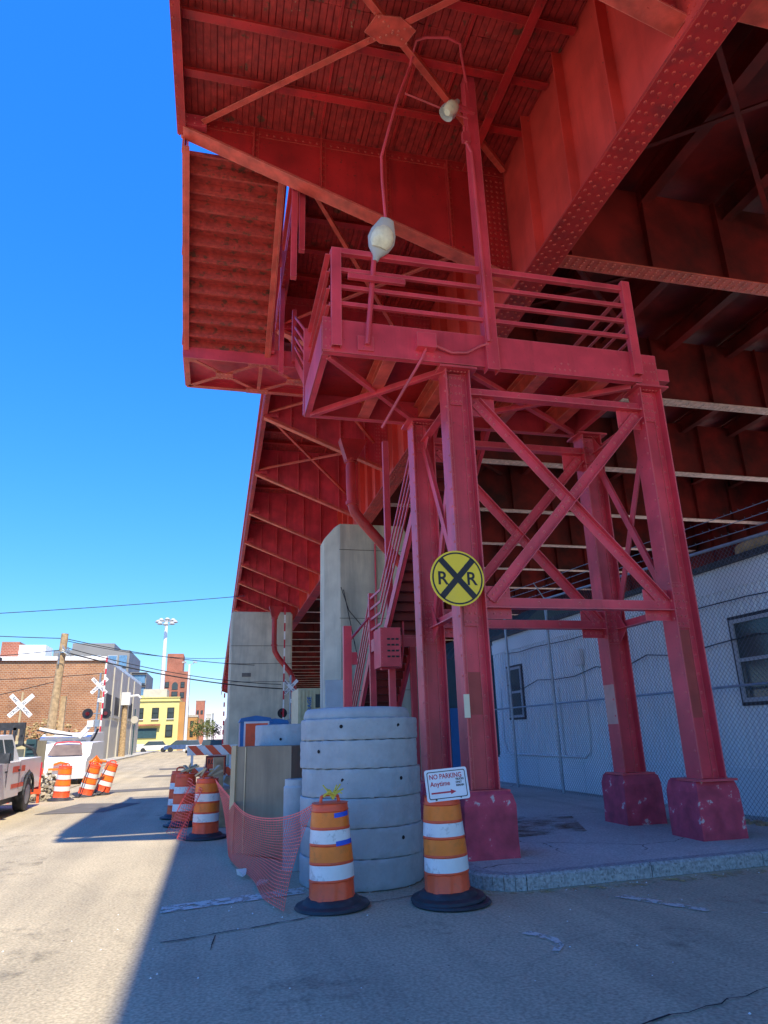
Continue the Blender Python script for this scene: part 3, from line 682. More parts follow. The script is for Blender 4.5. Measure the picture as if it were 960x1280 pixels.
for y, gs in ((YF-.03, 1),(YB-.03, 1)):
    for zs, h in ((6.62,.17),(3.30,.17)):
        b = MB(); b.beam((XL+.2,y-.05,zs),(XR-.2,y-.05,zs),.15,.014); b.beam((XL+.2,y-.03,zs+.075),(XR-.2,y-.03,zs+.075),.014,.15)
        b.rivets((XL+.4,y-.037,zs+.09),(XR-.4,y-.037,zs+.09),.55,(0,-1,0),.021)
        tp(b, 'strut')
    for (x0,x1) in ((XL+.19,XL+.62),(XR-.62,XR-.19)):
        gusset(x0,x1,y,6.30,6.70); gusset(x0,x1,y,3.15,3.62)
    for k, (p, q) in enumerate((((XL+.30,6.52),(XR-.30,3.42)),((XR-.30,6.52),(XL+.30,3.42)))):
        b = MB(); yy = y-.03-.025*k
        P_, Q_ = V((p[0],yy,p[1])), V((q[0],yy,q[1])); d = (Q_-P_).normalized()
        b.beam(P_,Q_,.012,.13,up=(0,-1,0)) if False else b.beam(P_,Q_,.16,.012,up=(0,-1,0))
        s_ = V((-d.z,0,d.x)); b.beam(P_+s_*.074+V((0,-.045,0)),Q_+s_*.074+V((0,-.045,0)),.012,.085,up=(0,-1,0))
        b.rivets(P_+V((0,-.006,0)),Q_+V((0,-.006,0)),.33,(0,-1,0),.021)
        mid = (P_+Q_)/2; b.rivets(mid-d*.35-s_*.02+V((0,-.006,0)),mid+d*.35-s_*.02+V((0,-.006,0)),.09,(0,-1,0),.021)
        for e_, sg in ((P_,1),(Q_,-1)): b.rivets(e_+d*sg*.08-s_*.02+V((0,-.006,0)),e_+d*sg*.45-s_*.02+V((0,-.006,0)),.09,(0,-1,0),.021)
        tp(b, 'cross_brace')
for x in (XL,XR):
    for zs in (6.62,3.28):
        b = MB(); b.angle((x,YF+.17,zs),(x,YB-.17,zs),.13); tp(b, 'strut')
        b = MB(); b.prism([(x-.006,YF+.17,zs-.25),(x-.006,YF+.45,zs-.02),(x-.006,YF+.17,zs+.35)],(.012,0,0)); tp(b, 'gusset'); b = MB(); b.prism([(x-.006,YB-.17,zs-.25),(x-.006,YB-.45,zs-.02),(x-.006,YB-.17,zs+.35)],(.012,0,0)); tp(b, 'gusset')
    for k, (za, zb) in enumerate(((6.5,3.4),(3.4,6.5))):
        xo = x+(-.02 if k else .02)
        b = MB(); b.beam((xo,YF+.15,za),(xo,YB-.15,zb),.12,.012,up=(1,0,0)); b.beam((xo+.04,YF+.15,za+.05),(xo+.04,YB-.15,zb+.05),.012,.07,up=(1,0,0)); tp(b, 'cross_brace')
# under the balcony: edge channels, beams, wind bracing, plank floor
BX0, BX1, BY0, BY1, BZ0, BZ1 = 1.30, 6.62, 8.80, 11.05, 7.06, 7.62
def channel(b, a, c, z0, z1, inward):
    a = V(a); c = V(c); i = V(inward)
    m_ = (z0+z1)/2
    b.beam(a+V((0,0,m_)), c+V((0,0,m_)), .014, z1-z0); b.beam(a+i*.05+V((0,0,z0+.007)), c+i*.05+V((0,0,z0+.007)), .10, .014); b.beam(a+i*.05+V((0,0,z1-.007)), c+i*.05+V((0,0,z1-.007)), .10, .014)
b = MB(); channel(b,(BX0,BY0,0),(BX1,BY0,0),BZ0,BZ1,(0,1,0))
b.box(BX0-.01,BX0+.16,BY0-.022,BY0-.008,BZ0+.02,BZ1+.02)
for xo in (.04,.11): b.rivets((BX0+xo,BY0-.022,BZ0+.08),(BX0+xo,BY0-.022,BZ1-.06),.11,(0,-1,0),.015)
for x0 in (2.75,5.05,6.0):
    for xo in (0,.09,.18,.27,.36): b.rivet((x0+xo,BY0-.007,BZ0+.09),(0,-1,0),.015)
    b.rivet((x0+.13,BY0-.007,BZ0+.2),(0,-1,0),.015); b.rivet((x0+.25,BY0-.007,BZ0+.2),(0,-1,0),.015)
tp(b, 'edge_channel')
b = MB(); b.box(BX1-.03,BX1+.42,BY0+.12,BY0+.14,BZ0+.02,BZ1+.06); b.box(BX1+.40,BX1+.62,BY0+.11,BY0+.30,BZ0+.14,BZ0+.36)
for xo in (.1,.2,.3,.36): b.rivets((BX1+xo,BY0+.12,BZ0+.14),(BX1+xo,BY0+.12,BZ1-.1),.14,(0,-1,0),.015)
tp(b, 'end_bracket')
b = MB(); channel(b,(BX0,BY0+.11,0),(BX0,BY1,0),BZ0,BZ1,(1,0,0)); tp(b, 'edge_channel')
b = MB(); channel(b,(BX1-.02,BY0+.11,0),(BX1-.02,BY1,0),BZ0,BZ1,(-1,0,0)); tp(b, 'edge_channel')
b = MB(); channel(b,(BX0+.11,BY1,0),(BX1-.13,BY1,0),BZ0,BZ1,(0,-1,0)); tp(b, 'edge_channel')
b = MB(); b.box(BX0+.02,BX1-.03,BY0+.02,BY1-.02,BZ1-.10,BZ1-.06)
tp(b, 'balcony_floor', 'redd')
for x in (2.35,3.42,4.9,6.0):
    b = MB(); b.ibeam((x,BY0+.03,BZ0+.20),(x,BY1-.02,BZ0+.20),.20,.36,.018); tp(b, 'floor_joist', 'flange')
for k,(p,q) in enumerate((((1.4,8.95),(3.3,10.9)),((1.4,10.9),(3.3,8.95)),((3.55,8.95),(6.5,10.9)),((3.55,10.9),(6.5,8.95)))):
    b = MB(); b.angle((p[0],p[1],BZ0-.02-.03*(k%2)),(q[0],q[1],BZ0-.02-.03*(k%2)),.075,.012); tp(b, 'wind_brace', 'red')
# balcony railing: posts and four rails to a side
rails = (7.86,8.16,8.47,8.79)
def rail_post(x, y, z0, z1):
    b = MB(); b.box(x-.075,x+.075,y-.05,y-.038,z0,z1); b.box(x-.075,x-.063,y-.038,y+.05,z0,z1); b.box(x+.063,x+.075,y-.038,y+.05,z0,z1)
    return tp(b, 'rail_post')
rail_post(1.49,BY0-.06,7.12,8.85); rail_post(6.52,BY0-.06,7.16,8.95); rail_post(BX0+.05,BY1,7.1,8.85); rail_post(6.52,BY1,7.1,8.85)
for i, z in enumerate(rails):
    h = .085 if i == 3 else .055
    for (a, c) in (((BX0+.12,BY0-.03),(BX1-.1,BY0-.03)), ((BX0+.08,BY0+.0),(BX0+.08,BY1-.04)), ((BX1-.08,BY0),(BX1-.08,BY1-.04)), ((2.6,BY1-.0),(3.7,BY1)), ((4.95,BY1),(6.45,BY1))):
        b = MB(); b.angle((a[0],a[1],z),(c[0],c[1],z), h, .010); tp(b, 'rail')
# tall mast on the balcony carrying lamps and conduit
b = MB(); b.box(3.86,4.06,BY0-.10,BY0-.085,6.98,13.0); b.box(3.86,3.875,BY0-.084,BY0+.08,6.98,13.0); b.box(4.045,4.06,BY0-.084,BY0+.08,6.98,13.0)
b.rivets((3.96,BY0-.10,7.1),(3.96,BY0-.10,8.7),.35,(0,-1,0),.012)
mst = tp(b, 'mast')
b = MB(); b.path([(3.90,BY0-.12,7.45),(3.90,BY0-.12,9),(3.88,BY0-.12,11.2),(3.78,BY0-.12,11.45),(3.78,BY0-.12,11.75)],.03,8)
b.box(3.72,3.86,BY0-.16,BY0-.09,11.4,11.6); b.box(3.72,4.0,BY0-.15,BY0-.101,12.1,12.2)
tp(b, 'conduit', 'red', mst)
b = MB(); b.path([(3.92,8.72,12.6),(3.9,8.70,12.85),(3.66,8.28,12.92),(3.57,8.09,12.92),(3.33,8.03,12.92),(2.97,8.1,12.92),(2.82,8.19,12.92),(2.8,8.4,12.85),(2.78,8.5,12.70),(2.54,8.5,11.94),(2.37,8.5,11.26),(2.21,8.5,10.58),(2.21,8.5,10.1),(2.26,8.55,9.35)],.024,6); b.path([(2.66,8.5,12.05),(3.3,8.6,12.0),(3.86,8.68,11.95)],.016,5)
tp(b, 'cable', 'red', mst)
b = MB(); b.box(2.72,3.02,BY0-.16,BY0-.010,7.22,7.46); b.path([(3.02,BY0-.08,7.30),(3.3,BY0-.05,7.22),(3.55,BY0-.05,7.25),(3.8,BY0-.06,7.40),(3.9,BY0-.09,7.42)],.022,6)
b.path([(2.87,BY0-.09,7.22),(2.8,BY0-.09,7.05),(2.55,BY0+.1,6.6),(2.25,BY0+.35,6.05)],.022,6)
tp(b, 'junction_box')

# street lights fixed to the tower
def cobra_head(b_, base, direction, tilt, L=.62, wd=.19):
    """returns housing and bowl builders"""
    d = V(direction).normalized(); up = V(tilt); s_ = d.cross(up).normalized(); u = s_.cross(d)
    def shell(prof, n=16, flat=1.):
        bb = MB(); vs = []; fs = []
        for (t, w_, h_, hz) in prof:
            for i in range(n):
                a = 2*math.pi*i/n; vs.append(V(base)+d*t+s_*math.cos(a)*w_+u*(math.sin(a)*h_+hz))
        for j in range(len(prof)-1):
            for i in range(n): fs.append((j*n+i,j*n+(i+1)%n,(j+1)*n+(i+1)%n,(j+1)*n+i))
        fs += [tuple(range(n)), tuple(range((len(prof)-1)*n, len(prof)*n))]
        return bb.add(vs, fs)
    hs = shell([(0,.045,.045,0),(.08,.06,.06,.01),(.2,wd*.75,.09,.02),(.36,wd,.11,.03),(.50,wd*.92,.10,.03),(L-.03,wd*.5,.06,.02),(L,.04,.02,.02)])
    bw = shell([(.2,wd*.55,.05,-.05),(.28,wd*.78,.10,-.05),(.38,wd*.84,.12,-.05),(.49,wd*.7,.10,-.05),(.56,wd*.35,.05,-.05)])
    return hs, bw
lt = thing('street_light', 'grey street lamp with glass bowl on a red pole rising from the balcony edge', 'street light', (1.93,BY0-.05,7.2))
b = MB(); b.tube((1.96,BY0-.07,7.2),(2.11,BY0-.07,8.9),.042,10); b.box(1.82,2.06,BY0-.04,BY0-.008,7.12,7.36); b.build('pole', M['red'], lt)
b = MB(); b.box(1.66,2.56,BY0-.18,BY0-.12,8.27,8.36); b.build('crossarm', M['red'], lt)
hs, bw = cobra_head(None, (2.11,BY0-.09,8.70), (.26,-.30,1), (.05,.96,.30), .74, .22); hs.build('lamp_head', M['lamp'], lt, True); bw.build('lamp_glass', M['lensglass'], lt, True)
lt2 = thing('street_light', 'small weathered lamp head hanging high on the tall mast under the plank soffit', 'street light', (3.9,BY0-.1,12.1))
b = MB(); b.tube((3.86,BY0-.12,12.15),(3.62,BY0-.2,12.15),.04,8); b.build('arm', M['red'], lt2)
hs, bw = cobra_head(None, (3.66,BY0-.2,12.22), (-.45,-.15,-.75), (-.3,.9,0), .48, .15); hs.build('lamp_head', M['lamp'], lt2, True); bw.build('lamp_glass', M['lensglass'], lt2, True)

# flight from the hanging landing down to the balcony, and stairs from the balcony to the street
def flight(x0, x1, ya, za, yb, zb, parent, n, mt='redd'):
    st = MB(); 
    for x in (x0, x1): st.prism([(x,ya,za-.28),(x,yb,zb-.28),(x,yb,zb+.02),(x,ya,za+.02)], (.02,0,0)); st.prism([(x,ya,za-.28),(x,yb,zb-.28),(x,yb,zb-.265),(x,ya,za-.265)], (.09,0,0))
    st.build('stair_stringer', M['red'], parent)
    for i in range(n):
        y = ya+(yb-ya)*(i+.5)/n; z = za+(zb-za)*(i+.5)/n; dy = abs(yb-ya)/n*.5; dz = (za-zb)/n
        t = MB(); t.box(x0+.02, x1, y-dy, y+dy, z-.02, z); t.box(x0+.02, x1, y+(dy if yb>ya else -dy)-.006, y+(dy if yb>ya else -dy)+.006, z-.02-dz*.97, z-.021)
        t.build('stair_tread', M[mt], parent)
    for x in (x0-.02, x1+.04):
        r = MB()
        for h in (.28,.55,.82,1.1): r.beam((x,ya,za+h),(x,yb,zb+h),.03,.055)
        r.build('handrail', M['red'], parent)
fb_ = thing('upper_stair_flight', 'short red steel stair flight with slanted rails between the hanging landing and the balcony', 'stairs', (1.9,12.5,7.6))
flight(1.45, 2.45, 14.4, 10.28, 11.1, 7.60, fb_, 14)
for x in (1.42,2.5):
    b = MB(); b.box(x-.05,x+.05,14.3,14.40,10.1,11.5); b.build('rail_post', M['red'], fb_)
    b = MB(); b.box(x-.05,x+.05,11.1,11.20,7.3,8.9); b.build('rail_post', M['red'], fb_)
sg = thing('lower_stair', 'long red steel stair with slanted rails descending behind the tower to the sidewalk', 'stairs', (4.4,16,.15))
flight(3.80, 4.85, 11.1, 7.58, 16.0, 3.92, sg, 20, 'redshade'); flight(3.80, 4.85, 17.3, 3.90, 21.6, .17, sg, 20, 'redshade')  # treads take the darkened red to stand for shade behind the tower
b = MB(); b.box(3.78,4.9,15.98,17.32,3.84,3.90); b.box(3.78,4.9,15.97,15.99,3.62,3.84); b.box(3.765,3.785,15.98,17.32,3.62,3.92); sl_ = b.build('landing', M['red'], sg)
b = MB()
for h in (.28,.55,.82,1.1): b.beam((3.78,16,3.9+h),(3.78,17.3,3.9+h),.03,.055)
b.build('landing_rail', M['red'], sg)
for x, y, z in ((3.98,15.9,8.9),(3.82,17.25,5.15),(4.9,15.95,3.9),(4.9,17.3,5.1)):
    b = MB(); b.box(x-.075,x+.075,y-.06,y-.045,.15,z); b.box(x-.075,x-.062,y-.044,y+.06,.15,z); b.box(x+.062,x+.075,y-.044,y+.06,.15,z); b.build('support_post', M['red'], sg)
b = MB(); b.box(3.02,3.22,16.9,17.05,.02,4.25); b.beam((3.15,17,3.85),(3.78,17.3,4.55),.05,.05); b.box(3.22,3.36,16.92,17.04,3.3,3.6); b.build('newel_post', M['red'], sg)
bx = thing('electrical_cabinet', 'pink-red electrical cabinet with vent slots fixed beside the stair landing', 'cabinet', (3.9,15.7,3.4))
b = MB(); b.box(3.55,4.02,15.15,15.85,3.08,3.95)
b.mi = 1
for i in range(4):
    for j in range(3): b.box(3.70+.10*j,3.77+.10*j,15.135,15.149,3.28+.13*i,3.32+.13*i)
b.build('box', [M['red'], M['ink']], bx)
b = MB(); b.rivets((3.58,15.145,3.15),(3.58,15.145,3.9),.12,(0,-1,0),.014); b.rivets((3.99,15.145,3.15),(3.99,15.145,3.9),.12,(0,-1,0),.014); b.path([(3.6,15.4,3.05),(4.1,15.5,3.1),(4.2,15.6,3.6),(4.25,15.7,4.8)],.03); b.build('conduit', M['red'], bx)

# RR sign on the front column
rr = thing('railroad_warning_sign', 'round yellow railroad warning sign with black cross and two letters R', 'road sign', (3.17,8.74,3.66))
RC = V((3.165,8.75,3.665)); rs = .39
b = MB(); b.prism([(RC.x+rs*math.cos(t),RC.y,RC.z+rs*math.sin(t)) for t in [2*math.pi*i/48 for i in range(48)]], (0,.012,0)); pl = b.build('plate', M['yellow'], rr)
b = MB(); b.disc(RC+V((0,-.004,0)),(0,-1,0),rs*.94,48,rs*.885); b.build('border', M['ink'], pl)
b = MB()
for a in (R(48),R(-48)):
    d = V((math.cos(a),0,math.sin(a))); n_ = V((-d.z,0,d.x))*.042; q = RC+V((0,-.004 if a>0 else -.0055,0))
    b.add([q-d*rs*.90-n_,q+d*rs*.90-n_,q+d*rs*.90+n_,q-d*rs*.90+n_],[(0,1,2,3)])
b.build('cross', M['ink'], pl)
text_mesh('R', .26, RC+V((-.295,-.004,-.09)), (1,0,0), (0,0,1), bold=.004, name='letter', mat=M['ink'], parent=pl)
text_mesh('R', .26, RC+V((.125,-.004,-.09)), (1,0,0), (0,0,1), bold=.004, name='letter', mat=M['ink'], parent=pl)
b = MB(); b.box(3.1,3.32,8.765,8.9,3.5,3.55); b.box(3.1,3.32,8.765,8.9,3.75,3.8); b.build('bracket', M['galv'], rr)
b = MB(); b.box(3.19,3.27,8.865,8.872,1.82,2.12); b.box(3.20,3.265,8.862,8.866,1.85,2.09)
tag(b.build('sticker', M['pale'], None, org=(3.23,8.87,1.95)), 'small cream rectangular sticker on the left edge of the front red column', 'sticker')

# ------------------------------------------------------------------ concrete ring stack
RCX, RCY = 1.80, 8.98
def ring(i, x, y, z, r, h, label, top=False, grp='precast concrete rings stacked on the road'):
    random.seed(100+i)
    ph = [random.uniform(0,6.28) for _ in range(6)]
    def wob(rr, zz, t, j):
        e = .006*math.sin(3*t+ph[0])+.005*math.sin(7*t+ph[1])+.004*math.sin(17*t+ph[2])
        edge = min(zz, h-zz)
        if edge < .011: e -= .002+.006*math.sin(23*t+ph[3])+.005*math.sin(41*t+ph[4])+.003*math.sin(67*t+ph[1]); zz += .003*math.sin(29*t+ph[5])*(1 if zz < h/2 else -1)
        return rr+e, zz
    n = 96; pr = [(r-.045,.0),(r-.005,.004),(r,.012),(r+.003,h*.22),(r-.002,h*.36),(r+.003,h*.5),(r-.002,h*.64),(r+.003,h*.8),(r,h-.012),(r-.005,h-.004),(r-.045,h)]
    b = MB(); b.lathe(pr+[(r-.12,h),(r-.12,.0)], (x,y,z), n, wob)
    o = b.build('concrete_ring', M['ring'], None, True, org=(x,y,z)); tag(o, label, 'concrete ring', grp)
    for a in ((R(-118),R(-62)) if i % 2 else (R(-142),)):
        hb = MB(); hb.disc((x+math.cos(a)*(r+.006),y+math.sin(a)*(r+.006),z+h*.62),(math.cos(a),math.sin(a),0),.022,12); q = hb.build('lifting_hole', M['dark'], o)
    return o
words = ['bottom concrete ring of the big stack, standing on the asphalt','second concrete ring up in the big grey stack','third concrete ring up in the big grey stack','fourth concrete ring up in the big grey stack','fifth concrete ring up in the big grey stack, just under the topmost wide one']
words_old = ['bottom ring of the big stack, standing on the asphalt beside the drums','second ring up in the big grey concrete stack','third ring up in the big grey concrete stack','fourth ring up in the big grey concrete stack','fifth ring up in the big grey concrete stack, just under the topmost wide one']
hh = .318; z = 0
for i in range(5): ring(i, RCX+(.01 if i%2 else -.008), RCY, z, .745-.003*i, hh, words[i]); z += hh
ring(5, RCX-.005, RCY, z, .735, .25, 'topmost wide precast concrete ring of the big grey stack'); z += .25
random.seed(9)
b = MB(); b.lathe([(.67,0),(.68,.03),(.66,.10),(.63,.125),(.50,.135),(0.001,.135)], (RCX-.03,RCY+.03,z), 64)
tag(b.build('concrete_ring', M['ring'], None, True, org=(RCX,RCY,z)), 'narrower pale concrete lid ring resting on top of the big ring stack', 'concrete ring', 'precast concrete rings stacked on the road')
# second, paler stack behind the plywood and a slim pipe
ring(21, 1.35, 12.1, 0, .70, .62, 'lowest pale concrete ring of the stack half hidden behind the plywood box', grp='rings stacked behind the plywood')
ring(22, 1.35, 12.1, .62, .70, .62, 'middle pale concrete ring of the stack behind the plywood box', grp='rings stacked behind the plywood')
ring(23, 1.35, 12.1, 1.24, .69, .60, 'top pale concrete ring rising above the plywood box', grp='rings stacked behind the plywood')
b = MB(); b.lathe([(.18,0),(.18,1.0),(.165,1.02),(.165,1.10),(.10,1.10),(.10,.9)], (1.12,9.95,0), 32)
pp = b.build('concrete_pipe', M['ring'], None, True, org=(1.12,9.95,0)); tag(pp, 'slim upright concrete pipe squeezed between plywood box and big ring stack', 'pipe')
# plywood box
ply = thing('plywood_box', 'tall brown plywood box with a pale batten at its corner beside the concrete rings', 'plywood box', (.5,12,0))
b = MB(); b.prism([(.34,11.55,.02),(1.10,10.55,.02),(1.6,11.0,.02),(.9,12.0,.02)], (0,0,1.5)); b.build('panel', M['plyd'], ply)
b = MB(); b.prism([(.27,11.60,.0),(.335,11.515,.0),(.37,11.54,.0),(.31,11.63,.0)], (0,0,1.535)); b.prism([(.47,11.362,.03),(.485,11.342,.03),(.49,11.35,.03),(.475,11.37,.03)], (0,0,1.48)); b.build('batten', M['batten'], ply)

# ------------------------------------------------------------------ traffic drums
def drum(label, loc, group='orange and white traffic drums', rot=(0,0,0), h=.98, r=.205, bottom_pale=False, tape=False, base=True, sheet='orangesh'):
    t = thing('traffic_drum', label, 'traffic drum', (0,0,0), group); ORG[t.name] = V((0,0,0))
    z0 = .09
    ys = [0,.14,.16,.30,.32,.46,.48,.62,.64,.78,.80,.93,h-.05]
    rad = lambda z: r*(1.12-.2*z/h)
    prof = [(rad(0),z0)]
    seg = [(.0,.17,'o'),(.17,.33,'w'),(.33,.50,'s'),(.50,.655,'w'),(.655,.82,'s'),(.82,h-z0,'o')]
    body = MB()
    pr = []
    for i,(a,c,k) in enumerate(seg):
        pr += [(rad(a)+.006,z0+a),(rad(a)-.002,z0+a+.012),(rad(c)-.002,z0+c-.012),(rad(c)+.006,z0+c-.003)]
    def wob(rr, zz, tt, j):
        q = .007*math.sin(2*tt+zz*5)+.004*math.sin(5*tt+9*zz); 
        if zz < z0+.17: q += .006*math.sin(11*tt+zz*30)
        return rr+q, zz
    pr += [(rad(h)-.01,h-.006),(rad(h)-.03,h),(.06,h+.004),(.001,h+.004)]
    body.lathe(pr, (0,0,0), 48, wob); body.build('barrel', M['orange'], t, True)
    for a,c,k in seg:
        if k == 'o': continue
        q = MB(); q.lathe([(rad(a)+.001,z0+a+.014),(rad(c)+.001,z0+c-.014)], (0,0,0), 48, lambda rr,zz,tt,j: (wob(rr,zz,tt,j)[0]+.0015,zz))
        q.build('reflective_band', M['white' if k == 'w' else sheet], t, True)
    q = MB(); q.path([(-.10,0,h),(-.09,0,h+.055),(-.04,0,h+.075),(.04,0,h+.075),(.09,0,h+.055),(.10,0,h)],.018,8); q.build('handle', M['orange'], t, True)
    if base:
        q = MB(); q.lathe([(.37,0),(.385,.012),(.37,.035),(.30,.05),(.27,.085),(.24,.095),(.20,.095)], (0,0,0), 48); q.build('rubber_base', M['black'], t, True)
    if tape:
        for z0_, a0, a1 in ((.845,-95,-40),(.58,-92,-35)):
            q = MB(); n = 14; vs = []
            for i in range(n+1):
                a = R(a0+(a1-a0)*i/n); zz = z0_+.012*i/n
                for dz in (0,.045): rr = wob(rad(zz-z0+dz),zz+dz,a,0)[0]+.006; vs.append((rr*math.cos(a),rr*math.sin(a),zz+dz))
            q.add(vs, [(2*i,2*i+2,2*i+3,2*i+1) for i in range(n)]); q.build('tape_strip', M['blue'], t)
    t.location = loc; t.rotation_euler = rot; return t
drum('orange drum with two blue tape strips and a yellow rope knotted on its handle', (1.24,7.73,0), tape=True, rot=(0,R(-1.5),R(8)))
d2 = drum('orange drum on a doubled black base carrying the white NO PARKING sign', (2.40,7.50,.03), rot=(R(1),R(-1.5),0))
b = MB(); b.lathe([(.39,0),(.405,.012),(.39,.03),(.3,.034),(.2,.034)], (2.42,7.46,0), 48); tag(b.build('rubber_drum_base', M['black'], None, True, org=(2.42,7.46,0)), 'extra flat black rubber ring under the drum with the sign', 'drum base')
drum('clean bright orange drum draped with red netting beyond the plywood box', (-.08,13.5,0), rot=(0,0,R(40)))
drum('faded red-orange drum topped with debris just behind the netted drum', (-.55,15.6,0), rot=(0,R(2),R(70)), sheet='orange')
drum('orange drum mostly hidden behind the debris-topped drum, near the striped barricade', (-.05,16.1,0), rot=(0,R(-2),R(10)), sheet='orange')
drum('upright orange drum beside the pickup truck on the left roadside', (-4.45,24.0,0), rot=(R(2),R(3),0))
drum('leaning orange drum with dangling straps right of the roadside drum', (-3.95,25.1,0), rot=(R(4),R(14),0))
drum('leaning orange drum tucked behind the strapped roadside drum', (-3.55,25.7,.03), rot=(R(0),R(17),0))
drum('farthest orange drum of the street row, right in front of the striped barricade', (-.72,17.1,0), rot=(0,R(1),R(30)), sheet='orange')
b = MB(); b.path([(-4.05,24.7,.05),(-3.95,24.68,.5),(-3.82,24.72,.98)],.018); b.path([(-3.7,24.9,.02),(-3.5,24.9,.5),(-3.3,25.0,.95)],.018)
tag(b.build('black_strap', M['black'], None, org=(-3.9,24.7,0)), 'pair of thin black straps hanging down the leaning roadside drums', 'strap')
b = MB()
for i in range(7): a = V((-3.75,25.2,1.0)); b.path([a+V((random.uniform(-.2,.25),random.uniform(-.1,.1),random.uniform(0,.05))), a+V((random.uniform(-.1,.35),random.uniform(-.1,.1),random.uniform(.05,.22))), a+V((random.uniform(-.1,.5),random.uniform(-.1,.1),random.uniform(-.25,.1)))], .035)
tag(b.build('orange_rag', M['orangesh'], None, org=(-3.75,25.2,1)), 'crumpled orange rag lying on the tops of the leaning roadside drums', 'rag')
# rope knot on drum 1
b = MB(); c = V((1.24,7.66,1.06))
for i in range(9):
    a = R(i*41); b.path([c+V((0,0,-.05)), c+V((math.cos(a)*.04,-.02,.02+.02*math.sin(i))), c+V((math.cos(a)*.11,math.sin(a)*.05,.05+.05*math.sin(i*2.1)))], .008)
b.path([c+V((-.1,0,-.02)),c+V((-.05,-.03,.03)),c+V((.02,-.03,0)),c+V((.08,0,.04))],.012)
tag(b.build('yellow_rope', mat('yellow rope', (.65,.55,.08), .8), None, org=c), 'frayed yellow rope knotted round the handle of the taped drum', 'rope')

# NO PARKING sign
SO = V((2.155,7.26,.965)); tl = R(3.5); xd = V((math.cos(tl),-.03,math.sin(tl))).normalized(); yd = V((-math.sin(tl),0.10,math.cos(tl))).normalized(); nz = xd.cross(yd); SW, SH = .46, .31
np_ = thing('no_parking_sign', 'white NO PARKING Anytime sign with a red arrow resting against the drum top', 'sign', SO)
def rr_poly(x0,y0,x1,y1,rad_,off,n=5):
    pts = []
    for cx_,cy_,a0 in ((x1-rad_,y0+rad_,-90),(x1-rad_,y1-rad_,0),(x0+rad_,y1-rad_,90),(x0+rad_,y0+rad_,180)):
        for i in range(n+1): a = R(a0+90*i/n); pts.append(SO+xd*(cx_+rad_*math.cos(a))+yd*(cy_+rad_*math.sin(a))+nz*off)
    return pts
b = MB(); b.prism(rr_poly(0,0,SW,SH,.025,0), -nz*.006); plate = b.build('plate', M['signw'], np_)
b = MB(); A_ = rr_poly(.022,.022,SW-.022,SH-.022,.02,.002); B_ = rr_poly(.030,.030,SW-.030,SH-.030,.016,.002); n = len(A_); b.add(A_+B_, [(i,(i+1)%n,n+(i+1)%n,n+i) for i in range(n)]); b.build('border', M['ink'], plate)
text_mesh('NO PARKING', .066, SO+xd*.045+yd*.215+nz*.002, xd, yd, bold=.0012, sx=.88, name='lettering', mat=M['signred'], parent=plate)
text_mesh('Anytime', .066, SO+xd*.048+yd*.145+nz*.002, xd, yd, bold=.0012, sx=.95, name='lettering', mat=M['signred'], parent=plate)
for i, s_ in enumerate(('TRUCKS', 'ONLY', 'REMAIN')):
    text_mesh(s_, .027, SO+xd*.325+yd*(.188-.030*i)+nz*.002, xd, yd, bold=.0012, sx=.9, name='small_lettering', mat=M['ink'], parent=plate)
b = MB(); q = lambda x,y: SO+xd*x+yd*y+nz*.002
b.add([q(.05,.072),q(.26,.072),q(.26,.057),q(.32,.080),q(.26,.105),q(.26,.088),q(.05,.088)], [tuple(range(7))]); b.build('arrow', M['signred'], plate)
b = MB(); b.tube(q(.095,.018),q(.095,.018)+nz*.01,.010,8); b.tube(q(.36,.018),q(.36,.018)+nz*.01,.006,8); b.build('bolt', M['ink'], plate)

# ------------------------------------------------------------------ orange netting
def netting(name, label, P00, P10, P11, P01, nu, nv, sag, r=.0034, wrinkle=.035, seed=1):
    random.seed(seed); b = MB(); G = []
    for j in range(nv+1):
        row = []
        for i in range(nu+1):
            u = i/nu; v = j/nv
            p = V(P00)*(1-u)*(1-v)+V(P10)*u*(1-v)+V(P11)*u*v+V(P01)*(1-u)*v
            p += sag(u, v)
            p += V((math.sin(u*9+v*4)*wrinkle, math.sin(u*13+v*7+1)*wrinkle, 0))
            row.append(p)
        G.append(row)
    def strip(a, c, rr): 
        b.tube(a, c, rr, 3, cap=False)
    for j in range(nv+1):
        for i in range(nu):
            strip(G[j][i], G[j][i+1], r*(2.2 if j in (0,1) else 1))
    for i in range(nu+1):
        for j in range(nv): strip(G[j][i], G[j+1][i], r)
    return tag(b.build(name, M['netting'], None, org=P00), label, 'safety netting', None)
